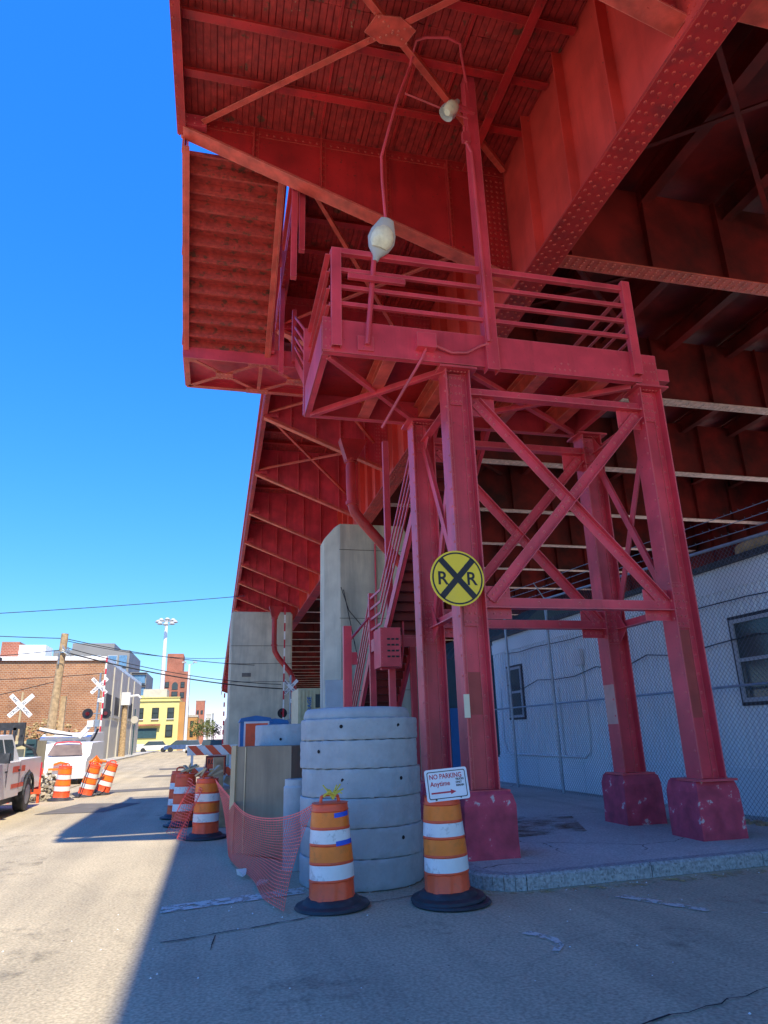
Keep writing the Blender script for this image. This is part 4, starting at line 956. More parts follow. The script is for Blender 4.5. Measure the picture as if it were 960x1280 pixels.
# hanging apron between the netted drum and the taped drum
def sagA(u, v): return V((0, -.25*math.sin(math.pi*u)*v, -.34*4*u*(1-u)*(1-v)-.0))
netting('safety_netting', 'red-orange mesh netting sagging from the netted drum across the plywood box to the taped drum', (0.05,12.9,.98), (1.06,7.80,.97), (.72,7.55,.03), (.30,11.0,.05), 50, 28,
        sagA, seed=3)
netting('safety_netting', 'bunched red netting hanging down the street side of the debris-topped drum', (-.45,14.4,.95), (-.18,13.1,.80), (-.42,13.0,.03), (-.75,14.2,.05), 14, 18,
        lambda u, v: V((0,0,0)), seed=5)
b = MB(); c = V((.52,8.75,.06))
for k, c in enumerate((V((.40,9.6,.05)), V((.62,8.9,.05)))):
    bb = MB(); n = 8
    vs = [(c.x+random.uniform(-.07,.07), c.y+random.uniform(-.06,.06), c.z+random.uniform(-.03,.06)) for _ in range(12)]
    bb.add(vs, [(i,(i+3)%12,(i+5)%12) for i in range(12)]+[(i,(i+1)%12,(i+6)%12) for i in range(12)])
    tag(bb.build('litter', M['wbox'], None, org=c), ('crumpled white paper scrap lying under the netting near the plywood box','small white wrapper on the asphalt under the netting nearer the taped drum')[k], 'litter')

# ------------------------------------------------------------------ barricade and clutter
bar = thing('striped_barricade', 'orange and white striped wooden barricade with a red-lettered plate standing past the drums', 'barricade', (0,18,0))
def stripes(x0, x1, y, z0, z1, slope=1, n=6):
    b = MB(); b.box(x0,x1,y,y+.03,z0,z1); p = b.build('board', M['white'], bar); b = MB(); wdt = (x1-x0)/n; h = z1-z0
    for i in range(n//2+1):
        xs = x0+2*i*wdt
        pts = [(xs,z1),(xs+wdt,z1),(xs+wdt+h*slope,z0),(xs+h*slope,z0)]
        pts = [(min(max(x,x0),x1),z) for x,z in pts]
        b.add([(x,y-.004,z) for x,z in pts],[(0,1,2,3)])
    b.build('stripe', M['orange'], p); return p
stripes(-.62,.55,17.9,1.28,1.50); stripes(-.62,.55,17.9,.80,1.0)
b = MB()
for x in (-.5,.4): b.box(x-.03,x+.03,17.94,18.0,0,1.5); b.beam((x,18.5,0),(x,18.0,1.4),.05,.03)
b.build('leg', M['wbox'], bar)
b = MB(); b.box(-.18,.30,17.86,17.875,.82,1.26); pl2 = b.build('plate', M['orange'], bar)
b = MB(); 
for (x0,x1,z0,z1) in ((-.17,.29,1.225,1.25),(-.17,.29,.83,.85),(-.17,-.15,.85,1.22),(.27,.29,.85,1.22)): b.box(x0,x1,17.853,17.859,z0,z1)
b.build('border', M['ink'], pl2)
text_mesh('ROAD', .16, (-.13,17.855,1.07), (1,0,0), (0,0,1), bold=.003, sx=.75, mat=M['ink'], parent=pl2, name='lettering')
text_mesh('WORK', .16, (-.13,17.855,.90), (1,0,0), (0,0,1), bold=.003, sx=.75, mat=M['ink'], parent=pl2, name='lettering')
b = MB(); b.beam((.12,15.2,.3),(.10,15.3,1.28),.20,.09); tag(b.build('timber_post', M['wood'], None, org=(.12,15.2,.3)), 'short thick brown timber leaning upright in front of the barricade', 'timber')
b = MB(); b.beam((.28,15.6,.85),(.72,15.4,.62),.16,.14); tag(b.build('timber_block', M['wood'], None, org=(.3,15.6,.7)), 'stubby brown timber block lying behind the plywood corner', 'timber')
b = MB(); b.box(.15,.95,14.9,16.3,.0,.55); b.box(.2,.9,15.0,16.2,.551,.68); tag(b.build('lumber_pile', M['wood'], None, org=(.5,15.5,0)), 'low pile of pale lumber and sacks between the netted drum and the plywood box', 'lumber')
b = MB()
for i in range(10): a = V((-.1,13.5,1.0)) if i < 5 else V((-.55,15.6,1.0)); b.beam(a+V((random.uniform(-.2,.1),random.uniform(-.1,.1),.02)), a+V((random.uniform(-.05,.3),random.uniform(-.1,.1),random.uniform(.05,.2))), .07, .03)
tag(b.build('wood_scraps', M['batten'], None, org=(-.3,14.5,1)), 'broken pale wood scraps heaped on the tops of the two netted drums', 'wood scraps')
# blue portable toilets and orange signboard behind the rings
for k, (x, y) in enumerate(((1.35,25.2),(2.35,29.5))):
    t = thing('portable_toilet', ('blue portable toilet at the foot of the far concrete pier, nearer the street','farther blue portable toilet peeking over the pale rings behind the plywood')[k], 'portable toilet', (x,y,0), 'blue portable toilets')
    b = MB(); b.box(x-.52,x+.52,y-.55,y+.55,0,2.15); b.build('cabin', M['porta'], t)
    b = MB(); b.box(x-.42,x+.42,y-.575,y-.552,.12,2.0); d_ = b.build('door', mat('blue door plastic', (.05,.22,.50), .4), t)
    b = MB(); b.box(x+.25,x+.33,y-.60,y-.577,1.0,1.15); b.box(x-.12,x+.12,y-.585,y-.577,1.5,1.75); b.build('latch', M['wbox'], d_)
    b = MB(); b.prism([(x-.56,y-.6,2.152),(x+.56,y-.6,2.152),(x+.50,y-.6,2.28),(x,y-.6,2.36),(x-.50,y-.6,2.28)], (0,1.2,0)); b.build('roof', M['porta'], t)
ob = thing('site_signboard', 'small orange board in a white frame leaning behind the pale concrete rings', 'signboard', (1.0,19,0))
b = MB(); b.box(.78,1.35,19,19.03,1.2,2.0); b.build('panel', M['orange'], ob); b = MB(); b.box(.74,1.39,19.031,19.06,1.1,2.05); b.box(.76,.82,19.07,19.12,0,1.2); b.box(1.3,1.36,19.07,19.12,0,1.2); b.build('frame', M['wbox'], ob)
b = MB(); b.box(1.08,1.30,18.985,18.998,1.4,1.75); b.build('yellow_patch', M['yellow'], ob)
# ribbed cream container
ct = thing('ribbed_container', 'cream ribbed site container with blue lettering and a small window behind the ring stack', 'container', (4.6,33,0))
b = MB(); b.box(3.72,6.3,33,36,0,3.78)
x = 3.78
while x < 6.2: b.box(x,x+.07,32.96,32.999,.1,3.7); x += .17
b.build('body', M['cream'], ct)
b = MB(); b.box(4.52,5.2,32.93,32.955,2.9,3.5); b.build('window', M['glass'], ct)
text_mesh('STORAGE', .26, (4.32,32.94,2.25), (0,0,1), (-1,0,0), bold=.006, mat=M['porta'], parent=ct, name='lettering')
b = MB(); b.box(4.75,5.05,32.90,32.925,3.35,3.65); rs_ = b.build('notice', M['signred'], ct)

# ------------------------------------------------------------------ crossing signals
def crossbuck_boards(parent, c, L=1.22, wd=.20, letters=True):
    for k, a in enumerate((R(45),R(-45))):
        d = V((math.cos(a),0,math.sin(a))); n_ = V((-d.z,0,d.x)); q = V(c)+V((0,-.02*k,0)); b = MB()
        b.prism([q-d*L/2-n_*wd/2,q+d*L/2-n_*wd/2,q+d*L/2+n_*wd/2,q-d*L/2+n_*wd/2], (0,.015,0)); bd = b.build('crossbuck_board', M['signw'], parent)
        if letters:
            for s_, off in (('CROSSING','all'),) if k == 0 else (('RAIL',-.52),('ROAD',.16)):
                if off == 'all': text_mesh(s_, .165, q-d*.55-n_*.055+V((0,-.003,0)), d, n_, bold=.003, sx=1.02, mat=M['ink'], parent=bd, name='lettering')
                else: text_mesh(s_, .165, q+d*off-n_*.055+V((0,-.003,0)), d, n_, bold=.003, sx=.85, mat=M['ink'], parent=bd, name='lettering')
def signal(name, label, x, y, cz, lz, armtop, armx):
    t = thing(name, label, 'crossing signal', (x,y,0))
    b = MB(); b.tube((x,y,0),(x,y,cz+.75),.06,10); b.box(x-.2,x+.2,y-.2,y+.2,0,.12); b.build('post', M['galv'], t)
    crossbuck_boards(t, (x,y-.10,cz))
    b = MB(); b.box(x-.02,x+.42 if x > 0 else x+.3,y-.10,y-.08,cz-.95,cz-.72); p_ = b.build('track_plate', M['signw'], t)
    text_mesh('2 TRACKS', .12, (x+.02,y-.103,cz-.88), (1,0,0), (0,0,1), sx=.6, bold=.002, mat=M['ink'], parent=p_, name='lettering')
    for s_ in (-1,1):
        b = MB(); b.disc((x+s_*.50,y-.12,lz),(0,-1,0),.30,24,0); b.tube((x+s_*.50,y-.115,lz),(x+s_*.50,y-.02,lz),.16,16); b.build('light_backplate', M['ink'], t)
        b = MB(); b.tube((x+s_*.50,y-.20,lz),(x+s_*.50,y-.125,lz),.11,16); b.build('red_lens', mat('dark red lens', (.12,.01,.015), .15, bump=0), t)
    b = MB(); b.box(x-.5,x+.5,y-.05,y-.01,lz-.03,lz+.03); b.box(x-.18,x+.18,y-.1,y+.1,lz-.75,lz-.35); b.build('crossarm', M['galv'], t)
    n = 16; h0 = 1.2
    b = MB()
    for i in range(n):
        za = h0+(armtop-h0)*i/n; zb = h0+(armtop-h0)*(i+1)/n; b.mi = i % 2; b.box(armx-.045,armx+.045,y-.26,y-.22,za,zb)
    b.build('gate_arm', [M['white'], M['signred']], t)
    b = MB(); b.box(armx-.15,armx+.15,y-.3,y+.05,.7,1.3); b.build('gate_mechanism', M['galv'], t)
    return t
signal('crossing_signal', 'railroad crossing signal with crossbuck and raised red-white gate, at the far pier under the bridge', 4.57, 45, 4.63, 3.05, 9.75, 4.12)
signal('crossing_signal', 'railroad crossing signal with raised gate on the left roadside before the brick building', -6.85, 45, 4.85, 3.25, 6.5, -6.55)
xb = thing('crossbuck_sign', 'lone white railroad crossing crossbuck on a thin pole above the pickup truck', 'road sign', (-8.82,36,0))
b = MB(); b.tube((-8.82,36,0),(-8.82,36,3.95),.05,8); b.build('post', M['batten'], xb); crossbuck_boards(xb, (-8.82,35.93,3.35), 1.35, .2)
b = MB()
for i in range(8): b.box(.62,.74,62,62.05,1.2+i*.75,1.2+i*.75+.38)
tag(b.build('far_gate_arm', M['signred'], None, org=(.7,62,0)), 'raised red striped crossing gate arm standing far off beside the bridge edge', 'gate arm')

# ------------------------------------------------------------------ fence and siding building (right)
FX = lambda y: 8.50-.032*(y-10)
fence = thing('chain_link_fence', 'tall galvanised chain-link fence topped with barbed wire in front of the blue sided building', 'fence', (8.4,12,.15))
FY0, FY1 = 5.5, 20.3; FH = lambda y: 4.58+.045*(y-9)
b = MB(); st = .095; z0 = .17
L_ = FY1-FY0; H_ = 4.5
def seg_clip(y, dirn):
    pts = []
    ya, za, yb, zb = y, 0., y+dirn*H_, H_
    lo, hi = 0, 1
    for (p, q) in ((FY0,1),(FY1,-1)):
        a = (ya-p)*q; c_ = (yb-p)*q
        if a < 0 and c_ < 0: return None
        if a < 0: lo = max(lo, a/(a-c_))
        if c_ < 0: hi = min(hi, a/(a-c_))
    if lo >= hi: return None
    return (ya+(yb-ya)*lo, za+(zb-za)*lo, ya+(yb-ya)*hi, za+(zb-za)*hi)
y = FY0-H_
while y < FY1+H_:
    for dn in (1,-1):
        s_ = seg_clip(y, dn)
        if s_:
            ya, za, yb, zb = s_; xo = .004*dn
            top = lambda yy, zz: z0+zz*(FH(yy)-z0-.02)/H_
            b.tube((FX(ya)+xo,ya,top(ya,za)),(FX(yb)+xo,yb,top(yb,zb)),.0031,3,cap=False)
    y += st
b.build('wire_mesh', M['fencewire'], fence)
b = MB(); b.tube((FX(FY0),FY0,FH(FY0)),(FX(FY1),FY1,FH(FY1)),.03,10); b.build('top_rail', M['galv'], fence)
b = MB(); b.tube((FX(FY0)-.02,FY0,2.25),(FX(FY1)-.02,FY1,2.25),.022,8); b.build('middle_rail', M['galv'], fence)
for y in (8.2,10.9,13.6,16.3,18.8,20.3):
    b = MB(); b.tube((FX(y)-.03,y,.14),(FX(y)-.03,y,FH(y)+.03),.036,10)
    b.tube((FX(y)-.03,y,FH(y)),(FX(y)-.30,y,FH(y)+.42),.014,6); b.build('post', M['galv'], fence)
for k in range(3):
    b = MB(); p0 = V((FX(FY0)-.12-.09*k,FY0,FH(FY0)+.14+.14*k)); p1 = V((FX(FY1)-.12-.09*k,FY1,FH(FY1)+.14+.14*k)); b.path([p0+(p1-p0)*(i/12)+V((0,0,-.02*math.sin(math.pi*i*2/12)**2)) for i in range(13)],.007,4)
    n = 90
    for i in range(n): q = p0+(p1-p0)*((i+.5)/n); a = random.uniform(0,3.14); dd = V((math.cos(a),.2,math.sin(a)))*.025; b.tube(q-dd,q+dd,.003,3)
    b.build('barbed_wire', M['galvd'], fence)
b = MB()
for yv in (9.5,16.4): b.beam((FX(yv)-.05,yv,.0),(FX(yv)-.05,yv+.01,.02),.01,.01)
# cables slung along the wall
wl = thing('sided_building', 'long low blue-grey ribbed metal site building behind the chain-link fence', 'building', (10,14,.15))
WX = lambda y: 9.02-.030*(y-10)
def wallpt(y, z, off=0): return V((WX(y)-off, y, z))
WY0, WY1, WT = 4.0, 21.1, 4.42
b = MB(); b.prism([wallpt(WY0,.1),wallpt(WY1,.1),V((16,WY1,.1)),V((16,WY0,.1))], (0,0,WT-.1))
y = WY0
while y < WY1-.1:
    b.prism([wallpt(y,.95,.0),wallpt(y+.02,.95,.03),wallpt(y+.08,.95,.03),wallpt(y+.10,.95,.0)], (0,0,WT-1.35)); y += .16
b.build('wall', M['siding'], wl)
b = MB(); y = WY0
while y < WY1: b.prism([wallpt(y,.16,.001),wallpt(y+1.18,.16,.001),wallpt(y+1.18,.16,.02),wallpt(y,.16,.02)], (0,0,.70)); y += 1.22
b.build('skirting', M['siding'], wl)
b = MB(); b.prism([wallpt(WY0,3.98,.021),wallpt(WY1,3.98,.021),wallpt(WY1,3.98,.035),wallpt(WY0,3.98,.035)], (0,0,.30))
b.prism([wallpt(WY0,.87,.0),wallpt(WY1,.87,.0),wallpt(WY1,.87,.035),wallpt(WY0,.87,.035)], (0,0,.06)); b.build('trim_band', M['siding'], wl)
b = MB(); b.prism([wallpt(WY0,WT,.12),wallpt(WY1+.1,WT,.12),V((16,WY1+.1,WT)),V((16,WY0,WT))], (0,0,.10)); b.build('roof', M['black'], wl)
def window(y0, y1, z0, z1, arc=False):
    b = MB(); f_ = .07
    for (a, c, e, g_) in ((y0,y1,z0,z0+f_),(y0,y1,z1-f_,z1),(y0,y0+f_,z0+f_,z1-f_),(y1-f_,y1,z0+f_,z1-f_),(y0+f_,y1-f_,(z0+z1)/2-.03,(z0+z1)/2+.03)):
        b.prism([wallpt(a,e,.031),wallpt(c,e,.031),wallpt(c,e,.075),wallpt(a,e,.075)], (0,0,g_-e))
    wn = b.build('window', M['frame'], wl)
    b = MB()
    for (a, c, e, g_) in ((y0-.06,y1+.06,z0-.06,z0),(y0-.06,y1+.06,z1,z1+.06),(y0-.06,y0,z0,z1),(y1,y1+.06,z0,z1)):
        b.prism([wallpt(a,e,.021),wallpt(c,e,.021),wallpt(c,e,.05),wallpt(a,e,.05)], (0,0,g_-e))
    b.build('casing', M['ink'], wn)
    b = MB(); b.add([wallpt(y0+f_,z0+f_,.042),wallpt(y1-f_,z0+f_,.042),wallpt(y1-f_,z1-f_,.042),wallpt(y0+f_,z1-f_,.042)],[(0,1,2,3)]); b.build('pane', M['glass'], wn)
window(9.1,10.55,2.0,3.42); window(19.1,20.05,2.0,3.45)
b = MB(); b.prism([wallpt(15.6,3.15,.04),wallpt(15.9,3.15,.04),wallpt(15.9,3.15,.14),wallpt(15.6,3.15,.14)], (0,0,.38)); b.build('meter_box', M['wbox'], wl)
b = MB(); b.path([wallpt(20.6,2.9,.06),wallpt(20.6,1.3,.06),wallpt(20.4,1.02,.06),wallpt(20.1,.98,.06),wallpt(16.0,.98,.06),wallpt(15.75,1.1,.06),wallpt(15.7,1.5,.06),wallpt(15.7,3.15,.06)],.03,8)
b.path([wallpt(17.0,2.7,.06),wallpt(17.0,.98,.06)],.03,8); b.build('conduit', M['siding'], wl)
b = MB()
for (za, zb, s_) in ((3.75,3.9,.05),(3.2,2.95,.20)): b.path([wallpt(8+1.0*i, za+(zb-za)*i/12-s_*math.sin(i*1.3)**2,.10) for i in range(13)],.012,4)
b.build('slung_cable', M['wire'], wl)
dr = MB(); dr.prism([(7.5,22.6,.1),(9.9,22.4,.1),(9.9,24,.1),(7.5,24,.1)], (0,0,3.9)); t = dr.build('dark_shed', M['teal'], None, org=(7.7,23,0)); tag(t, 'dark shed with a blue door beyond the end of the sided building', 'shed')
q = MB(); q.box(7.6,8.0,22.50,22.54,.15,2.4); q.build('door', M['porta'], t)
q = MB(); q.box(8.3,8.8,22.42,22.46,1.6,2.6); q.build('window', M['glass'], t)
# curved corrugated hut behind, plus canvas rolls on the roof
hut = MB(); n = 18; hut.prism([(12.2+2.9*math.cos(math.pi*i/n), 21.6, 3.1+2.9*math.sin(math.pi*i/n)) for i in range(n+1)], (0,12,0))
for y in range(0, 12):
    for i in range(n):
        a0, a1 = math.pi*i/n, math.pi*(i+1)/n
        hut.add([(12.2+r_*math.cos(a), 21.6+y+yy_, 3.1+r_*math.sin(a)) for a in (a0,a1) for (r_,yy_) in ((2.9,0),(2.98,.25),(2.9,.5))], [(0,1,4,3),(1,2,5,4)])
tag(hut.build('curved_hut', M['teal'], None, org=(12.2,27,0)), 'dark curved corrugated hut roof rising behind the sided building', 'hut')
for k,(ya, yb, xx, zz, rr_) in enumerate(((8.6,9.8,9.5,4.72,.20),(9.75,10.6,9.55,4.72,.18))):
    b = MB(); b.path([(xx,ya,zz),(xx,(ya+yb)/2,zz+.03),(xx+.02,yb,zz)], rr_, 10)
    for i in range(9): b.lathe([(rr_*1.02,-.0),(rr_*1.05,.01)],(xx,ya,zz),3)
    tag(b.build('canvas_roll', M['tan'], None, org=(xx,ya,zz)), ('tan canvas roll on the roof edge nearest the right side of the view','tan canvas roll on the roof edge next to the white tarp')[k], 'canvas roll')
b = MB(); b.prism([(9.35,10.7,4.53),(9.9,10.7,4.53),(9.9,12.6,4.53),(9.35,12.6,4.53)], (0,0,.12)); tag(b.build('white_tarp', M['wbox'], None, org=(9.5,11.6,4.5)), 'flat white tarp bundle on the roof edge of the sided building', 'tarp')
# debris strip at the fence foot
b = MB()
for i in range(60):
    c = V((random.uniform(8.2,8.45),random.uniform(8.5,11.8),.16)); s_ = random.uniform(.01,.035)
    b.box(c.x-s_,c.x+s_,c.y-s_*1.5,c.y+s_*1.5,.150,.153+s_)
tag(b.build('leaf_litter', M['wood'], None, org=(8.3,10,.15)), 'scatter of dry leaves and grit along the foot of the fence', 'leaf litter', kind='stuff')
b = MB()
for i in range(120):
    x = random.uniform(-4,8); y = random.uniform(3.0,8.0) if random.random()<.4 else (7.60+.0685*(x-3.35)-abs(random.gauss(0,.10)) if x > 3.2 else random.gauss(7.9,.35)); s_ = random.uniform(.003,.009)
    b.add([(x-s_,y-s_,.0),(x+s_,y-s_*.6,.0),(x+s_*.7,y+s_,.0),(x-s_,y+s_*.8,.0),(x,y,s_*1.2)],[(0,1,4),(1,2,4),(2,3,4),(3,0,4)])
tag(b.build('road_grit', M['wbox'], None, org=(2,6,0)), 'pale grit and crumbs scattered on the asphalt along the curb', 'grit', kind='stuff')

# ------------------------------------------------------------------ left roadside: pickup, trucks, machinery
pk = thing('pickup_truck', 'white crew-cab pickup truck with orange-red stripes parked facing the camera at the left edge', 'pickup truck', (-5.5,19.5,0))
def extr(b, prof, x0, x1):
    b.prism([(x0,y,z) for y,z in prof], (x1-x0,0,0))
PX0, PX1 = -6.42, -4.48
b = MB()   # outline in side view: y forward is the tail, the front faces the camera
extr(b, [(16.35,.45),(16.30,.75),(16.38,1.12),(17.55,1.22),(19.85,1.25),(19.85,.45),(19.2,.45),(17.95,.45),(17.85,.85),(17.45,.98),(17.05,.85),(16.95,.45)], PX0, PX1)
extr(b, [(19.86,.50),(19.86,1.27),(22.1,1.30),(22.12,.52),(21.35,.52),(21.25,.88),(20.85,1.02),(20.45,.88),(20.35,.52)], PX0+.03, PX1-.03)
body = b.build('body', M['wpaint'], pk)
b = MB(); vs = []
for x, i in ((PX0+.16,0),(PX1-.16,0)): pass
cabp = [(17.55,1.22),(18.25,1.86),(19.55,1.90),(19.84,1.26)]
b.add([(PX0+.05,17.55,1.22),(PX1-.05,17.55,1.22),(PX0+.22,18.25,1.84),(PX1-.22,18.25,1.84),(PX0+.22,19.55,1.88),(PX1-.22,19.55,1.88),(PX0+.05,19.84,1.25),(PX1-.05,19.84,1.25)],
      [(0,1,3,2),(2,3,5,4),(4,5,7,6),(1,7,5,3),(0,2,4,6)]); b.build('cab', M['wpaint'], pk)
b = MB()   # side windows, set into the sloping cab side
def side(y, z, o=.006): t_ = (z-1.22)/.64; return (PX1-.05-.17*t_+o, y, z)
b.add([side(17.85,1.27),side(18.62,1.27),side(18.62,1.76),side(18.28,1.76)],[(0,1,2,3)]); b.add([side(18.72,1.27),side(19.62,1.27),side(19.48,1.76),side(18.72,1.76)],[(0,1,2,3)])
b.build('side_window', M['glass'], pk)
b = MB(); b.add([(PX0+.14,17.62,1.30),(PX1-.14,17.62,1.30),(PX1-.27,18.20,1.80),(PX0+.27,18.20,1.80)],[(0,1,2,3)]); 
for i in range(len(b.v)): b.v[i] += V((0,-.02,.015))
b.build('windshield', M['bglass'], pk)
for y in (17.45,20.85):
    for x in (PX1-.14,PX0+.14):
        t = MB(); t.lathe([(.001,0),(.30,0),(.385,.0),(.41,.03),(.41,.22),(.385,.25),(.001,.25)], (0,0,0), 28); 
        for i in range(len(t.v)): v = t.v[i]; t.v[i] = V((x+ (v.z-.125), y+v.x, .41+v.y))
        wh = t.build('wheel', M['black'], pk, True)
        t = MB(); sx_ = 1 if x > -5.4 else -1
        t.disc((x+sx_*.128,y,.41),(sx_,0,0),.24,20); t.build('rim', M['galv'], wh)
b = MB()
for (ya,yb,za,zb) in ((19.1,19.7,1.0,1.14),(19.9,20.25,1.0,1.14),(19.1,20.25,.64,.74)): b.add([(PX1+.004,ya,za),(PX1+.004,yb,za),(PX1+.004,yb,zb),(PX1+.004,ya,zb)],[(0,1,2,3)])
b.build('side_stripe', M['orange'], pk)
b = MB(); b.add([(PX1+.006,18.60,.7),(PX1+.006,18.64,.7),(PX1+.006,18.64,1.22),(PX1+.006,18.60,1.22)],[(0,1,2,3)]); b.add([(PX1+.006,19.74,.6),(PX1+.006,19.77,.6),(PX1+.006,19.77,1.22),(PX1+.006,19.74,1.22)],[(0,1,2,3)])
b.box(PX1+.001,PX1+.03,18.45,18.56,1.02,1.06); b.box(PX1+.001,PX1+.03,19.60,19.71,1.02,1.06); b.build('door_seam', M['ink'], pk)
b = MB(); b.box(PX1-.04,PX1+.20,17.85,17.98,1.24,1.46); b.build('mirror', M['black'], pk)
b = MB(); b.box(PX0+.3,PX1-.3,16.27,16.30,.8,1.08); b.box(PX1-.27,PX1-.02,16.26,16.33,.85,1.08); b.box(PX0+.02,PX0+.27,16.26,16.33,.85,1.08); b.box(PX0,PX1,16.18,16.30,.42,.66); b.build('grille', M['galv'], pk)
b = MB(); b.box(PX0+.2,PX1-.2,16.9,21.9,.28,.50); b.build('chassis', M['ink'], pk)
for yc in (17.45,20.85):
    b = MB(); pts = [(PX1-.0, yc+.50*math.cos(math.pi*i/12), .42+.50*math.sin(math.pi*i/12)) for i in range(13)]; b.path(pts, .035, 6)
    b.build('fender_lip', M['black'], pk)
b = MB(); b.box(PX1-.30,PX1-.0,22.13,22.16,.75,1.15); b.box(PX0+.03,PX1-.03,22.13,22.22,.45,.62); b.build('tail_light', M['signred'], pk)
b = MB(); b.box(PX0+.25,PX0+.31,19.9,19.96,1.27,2.05); b.box(PX1-.31,PX1-.25,19.9,19.96,1.27,2.05); b.box(PX0+.25,PX1-.25,19.9,19.96,1.99,2.05); b.build('headache_rack', M['black'], pk)
pk.location.x -= .20
# excavator behind the pickup
ex = thing('small_excavator', 'dark skeletal digger arm and cream engine box parked behind the white pickup', 'excavator', (-6.6,26,0))
b = MB(); b.box(-7.4,-5.9,26,28.2,.7,1.75); b.build('engine_box', M['cream'], ex)
b = MB(); b.path([(-7.9,25.5,1.9),(-7.2,25.5,2.15),(-6.5,25.5,2.2)],.09,8); b.box(-7.2,-6.0,25.3,25.42,2.12,2.32); b.box(-7.2,-7.05,25.3,25.42,1.1,2.12); b.box(-6.15,-6.0,25.3,25.42,1.6,2.12)
b.path([(-6.6,25.6,1.5),(-6.1,25.6,1.65),(-5.75,25.6,1.5),(-5.6,25.6,1.2)],.05,6)
for i in range(6): b.box(-6.95+.17*i,-6.88+.17*i,25.27,25.30,1.92,2.12)
b.build('boom', M['black'], ex)
b = MB(); b.box(-6.05,-5.75,25.9,26.1,.6,1.8)
for i in range(7): b.box(-6.0,-5.78,25.86,25.89,.8+.14*i,.86+.14*i)
b.build('radiator', M['teal'], ex)
b = MB()
for x in (-7.2,-6.1): b.prism([(x-.22,25.8,.25),(x-.22,26.0,.02),(x-.22,28.2,.02),(x-.22,28.4,.25),(x-.22,28.2,.6),(x-.22,26.0,.6)], (.44,0,0))
b.build('track', M['black'], ex)
# white van seen head on
vn = thing('white_van', 'white van with a dark red arc over its windshield behind the roadside drums', 'van', (-6.1,33,0))
b = MB(); extr(b, [(32.0,.25),(31.9,.85),(32.1,1.02),(32.7,1.12),(33.1,1.62),(36.5,1.68),(36.6,.3)], -7.0, -5.1); b.build('body', M['wpaint'], vn)
b = MB(); b.add([(-6.75,32.60,1.12),(-5.35,32.60,1.12),(-5.5,32.95,1.54),(-6.6,32.95,1.54)],[(0,1,2,3)]); 
for i in range(4): b.v[i] += V((0,-.06,.03))
b.build('windshield', mat('brown tinted windshield', (.20,.15,.12), .12, bump=0), vn)
b = MB(); b.path([(-6.6,32.95,1.56),(-6.5,32.98,1.66),(-6.05,33.0,1.69),(-5.6,32.98,1.66),(-5.5,32.95,1.56)],.035,6); b.build('roof_arc', M['signred'], vn)
b = MB(); b.path([(-6.3,31.86,.82),(-6.05,31.84,.90),(-5.8,31.86,.82)],.05,6); b.box(-6.5,-5.6,31.86,31.9,.60,.68); b.build('grille', M['orangesh'], vn)
b = MB()
for x in (-6.85,-5.3):
    b.tube((x-.1,32.6,.32),(x+.1,32.6,.32),.32,16); b.tube((x-.1,35.8,.32),(x+.1,35.8,.32),.32,16)
b.build('wheel', M['black'], vn, True)
# white bucket truck body behind
bt = thing('utility_truck', 'white utility truck with a folded boom standing in front of the brick building', 'utility truck', (-7,40,0))
b = MB(); extr(b, [(39.5,.7),(39.4,1.9),(40.2,2.1),(44,2.2),(44,.7)], -8.6, -6.2); b.build('body', M['wpaint'], bt)
for x in (-8.3,-7.55,-6.9):
    b = MB(); b.box(x,x+.5,39.36,39.44,1.15,1.75); b.build('locker_door', M['frame'], bt)
b = MB(); b.beam((-8.6,39.2,2.35),(-6.6,39.3,1.95),.3,.16); b.beam((-6.7,39.1,1.9),(-6.2,39.1,2.5),.25,.22); b.box(-6.35,-6.05,38.9,39.4,2.4,2.7); b.build('boom', M['wpaint'], bt)
b = MB(); b.path([(-8.7,39.0,2.3),(-7.9,39.0,2.1),(-7.0,39.0,1.98)],.035,6); b.box(-8.4,-6.4,39.35,39.39,1.1,1.14); b.path([(-6.2,39,1.5),(-5.95,39,1.9),(-5.8,39,2.3)],.06,6); b.build('hose', M['ink'], bt)
b = MB()
for y in (40.3,43): b.tube((-8.5,y,.5),(-6.3,y,.5),.5,18)
b.build('wheel', M['black'], bt)
# rubble and vines heap by the pole
def heap(name, label, cat, cx_, cy_, rx, ry, h, m, n=260, s=.12, kind='stuff'):
    b = MB()
    for i in range(n):
        a = random.uniform(0,6.28); r = math.sqrt(random.random()); x = cx_+rx*r*math.cos(a); y = cy_+ry*r*math.sin(a); z = random.random()*h*(1-r*r*.8)
        q = s*random.uniform(.4,1.3); t = V((random.uniform(-1,1),random.uniform(-1,1),random.uniform(-1,1))).normalized()
        b.beam(V((x,y,z+q*.3)), V((x,y,z+q*.3))+t*q, q, q*.7)
    return tag(b.build(name, m, None, org=(cx_,cy_,0)), label, cat, kind=kind)
heap('rubble_heap', 'low heap of pale rubble and dirt between the pickup and the roadside drums', 'rubble', -5.3, 25.2, .75, 1.6, .75, M['debris'], 420, .10)
heap('dry_vines', 'tangled dry vines and brush along the foot of the brick building', 'brush', -10.8, 52, 3.4, 1.2, 3.2, M['tan'], 1500, .16)
b = MB(); b.box(-5.85,-4.9,23.35,23.39,.78,.95); b.box(-5.85,-4.9,23.35,23.39,.25,.42); b.box(-5.8,-5.74,23.4,23.46,0,.95); b.box(-5.0,-4.94,23.4,23.46,0,.95)
tag(b.build('orange_barrier_board', M['orange'], None, org=(-5.4,23.4,0)), 'low orange barrier board beside the pickup tail on the roadside', 'barrier')

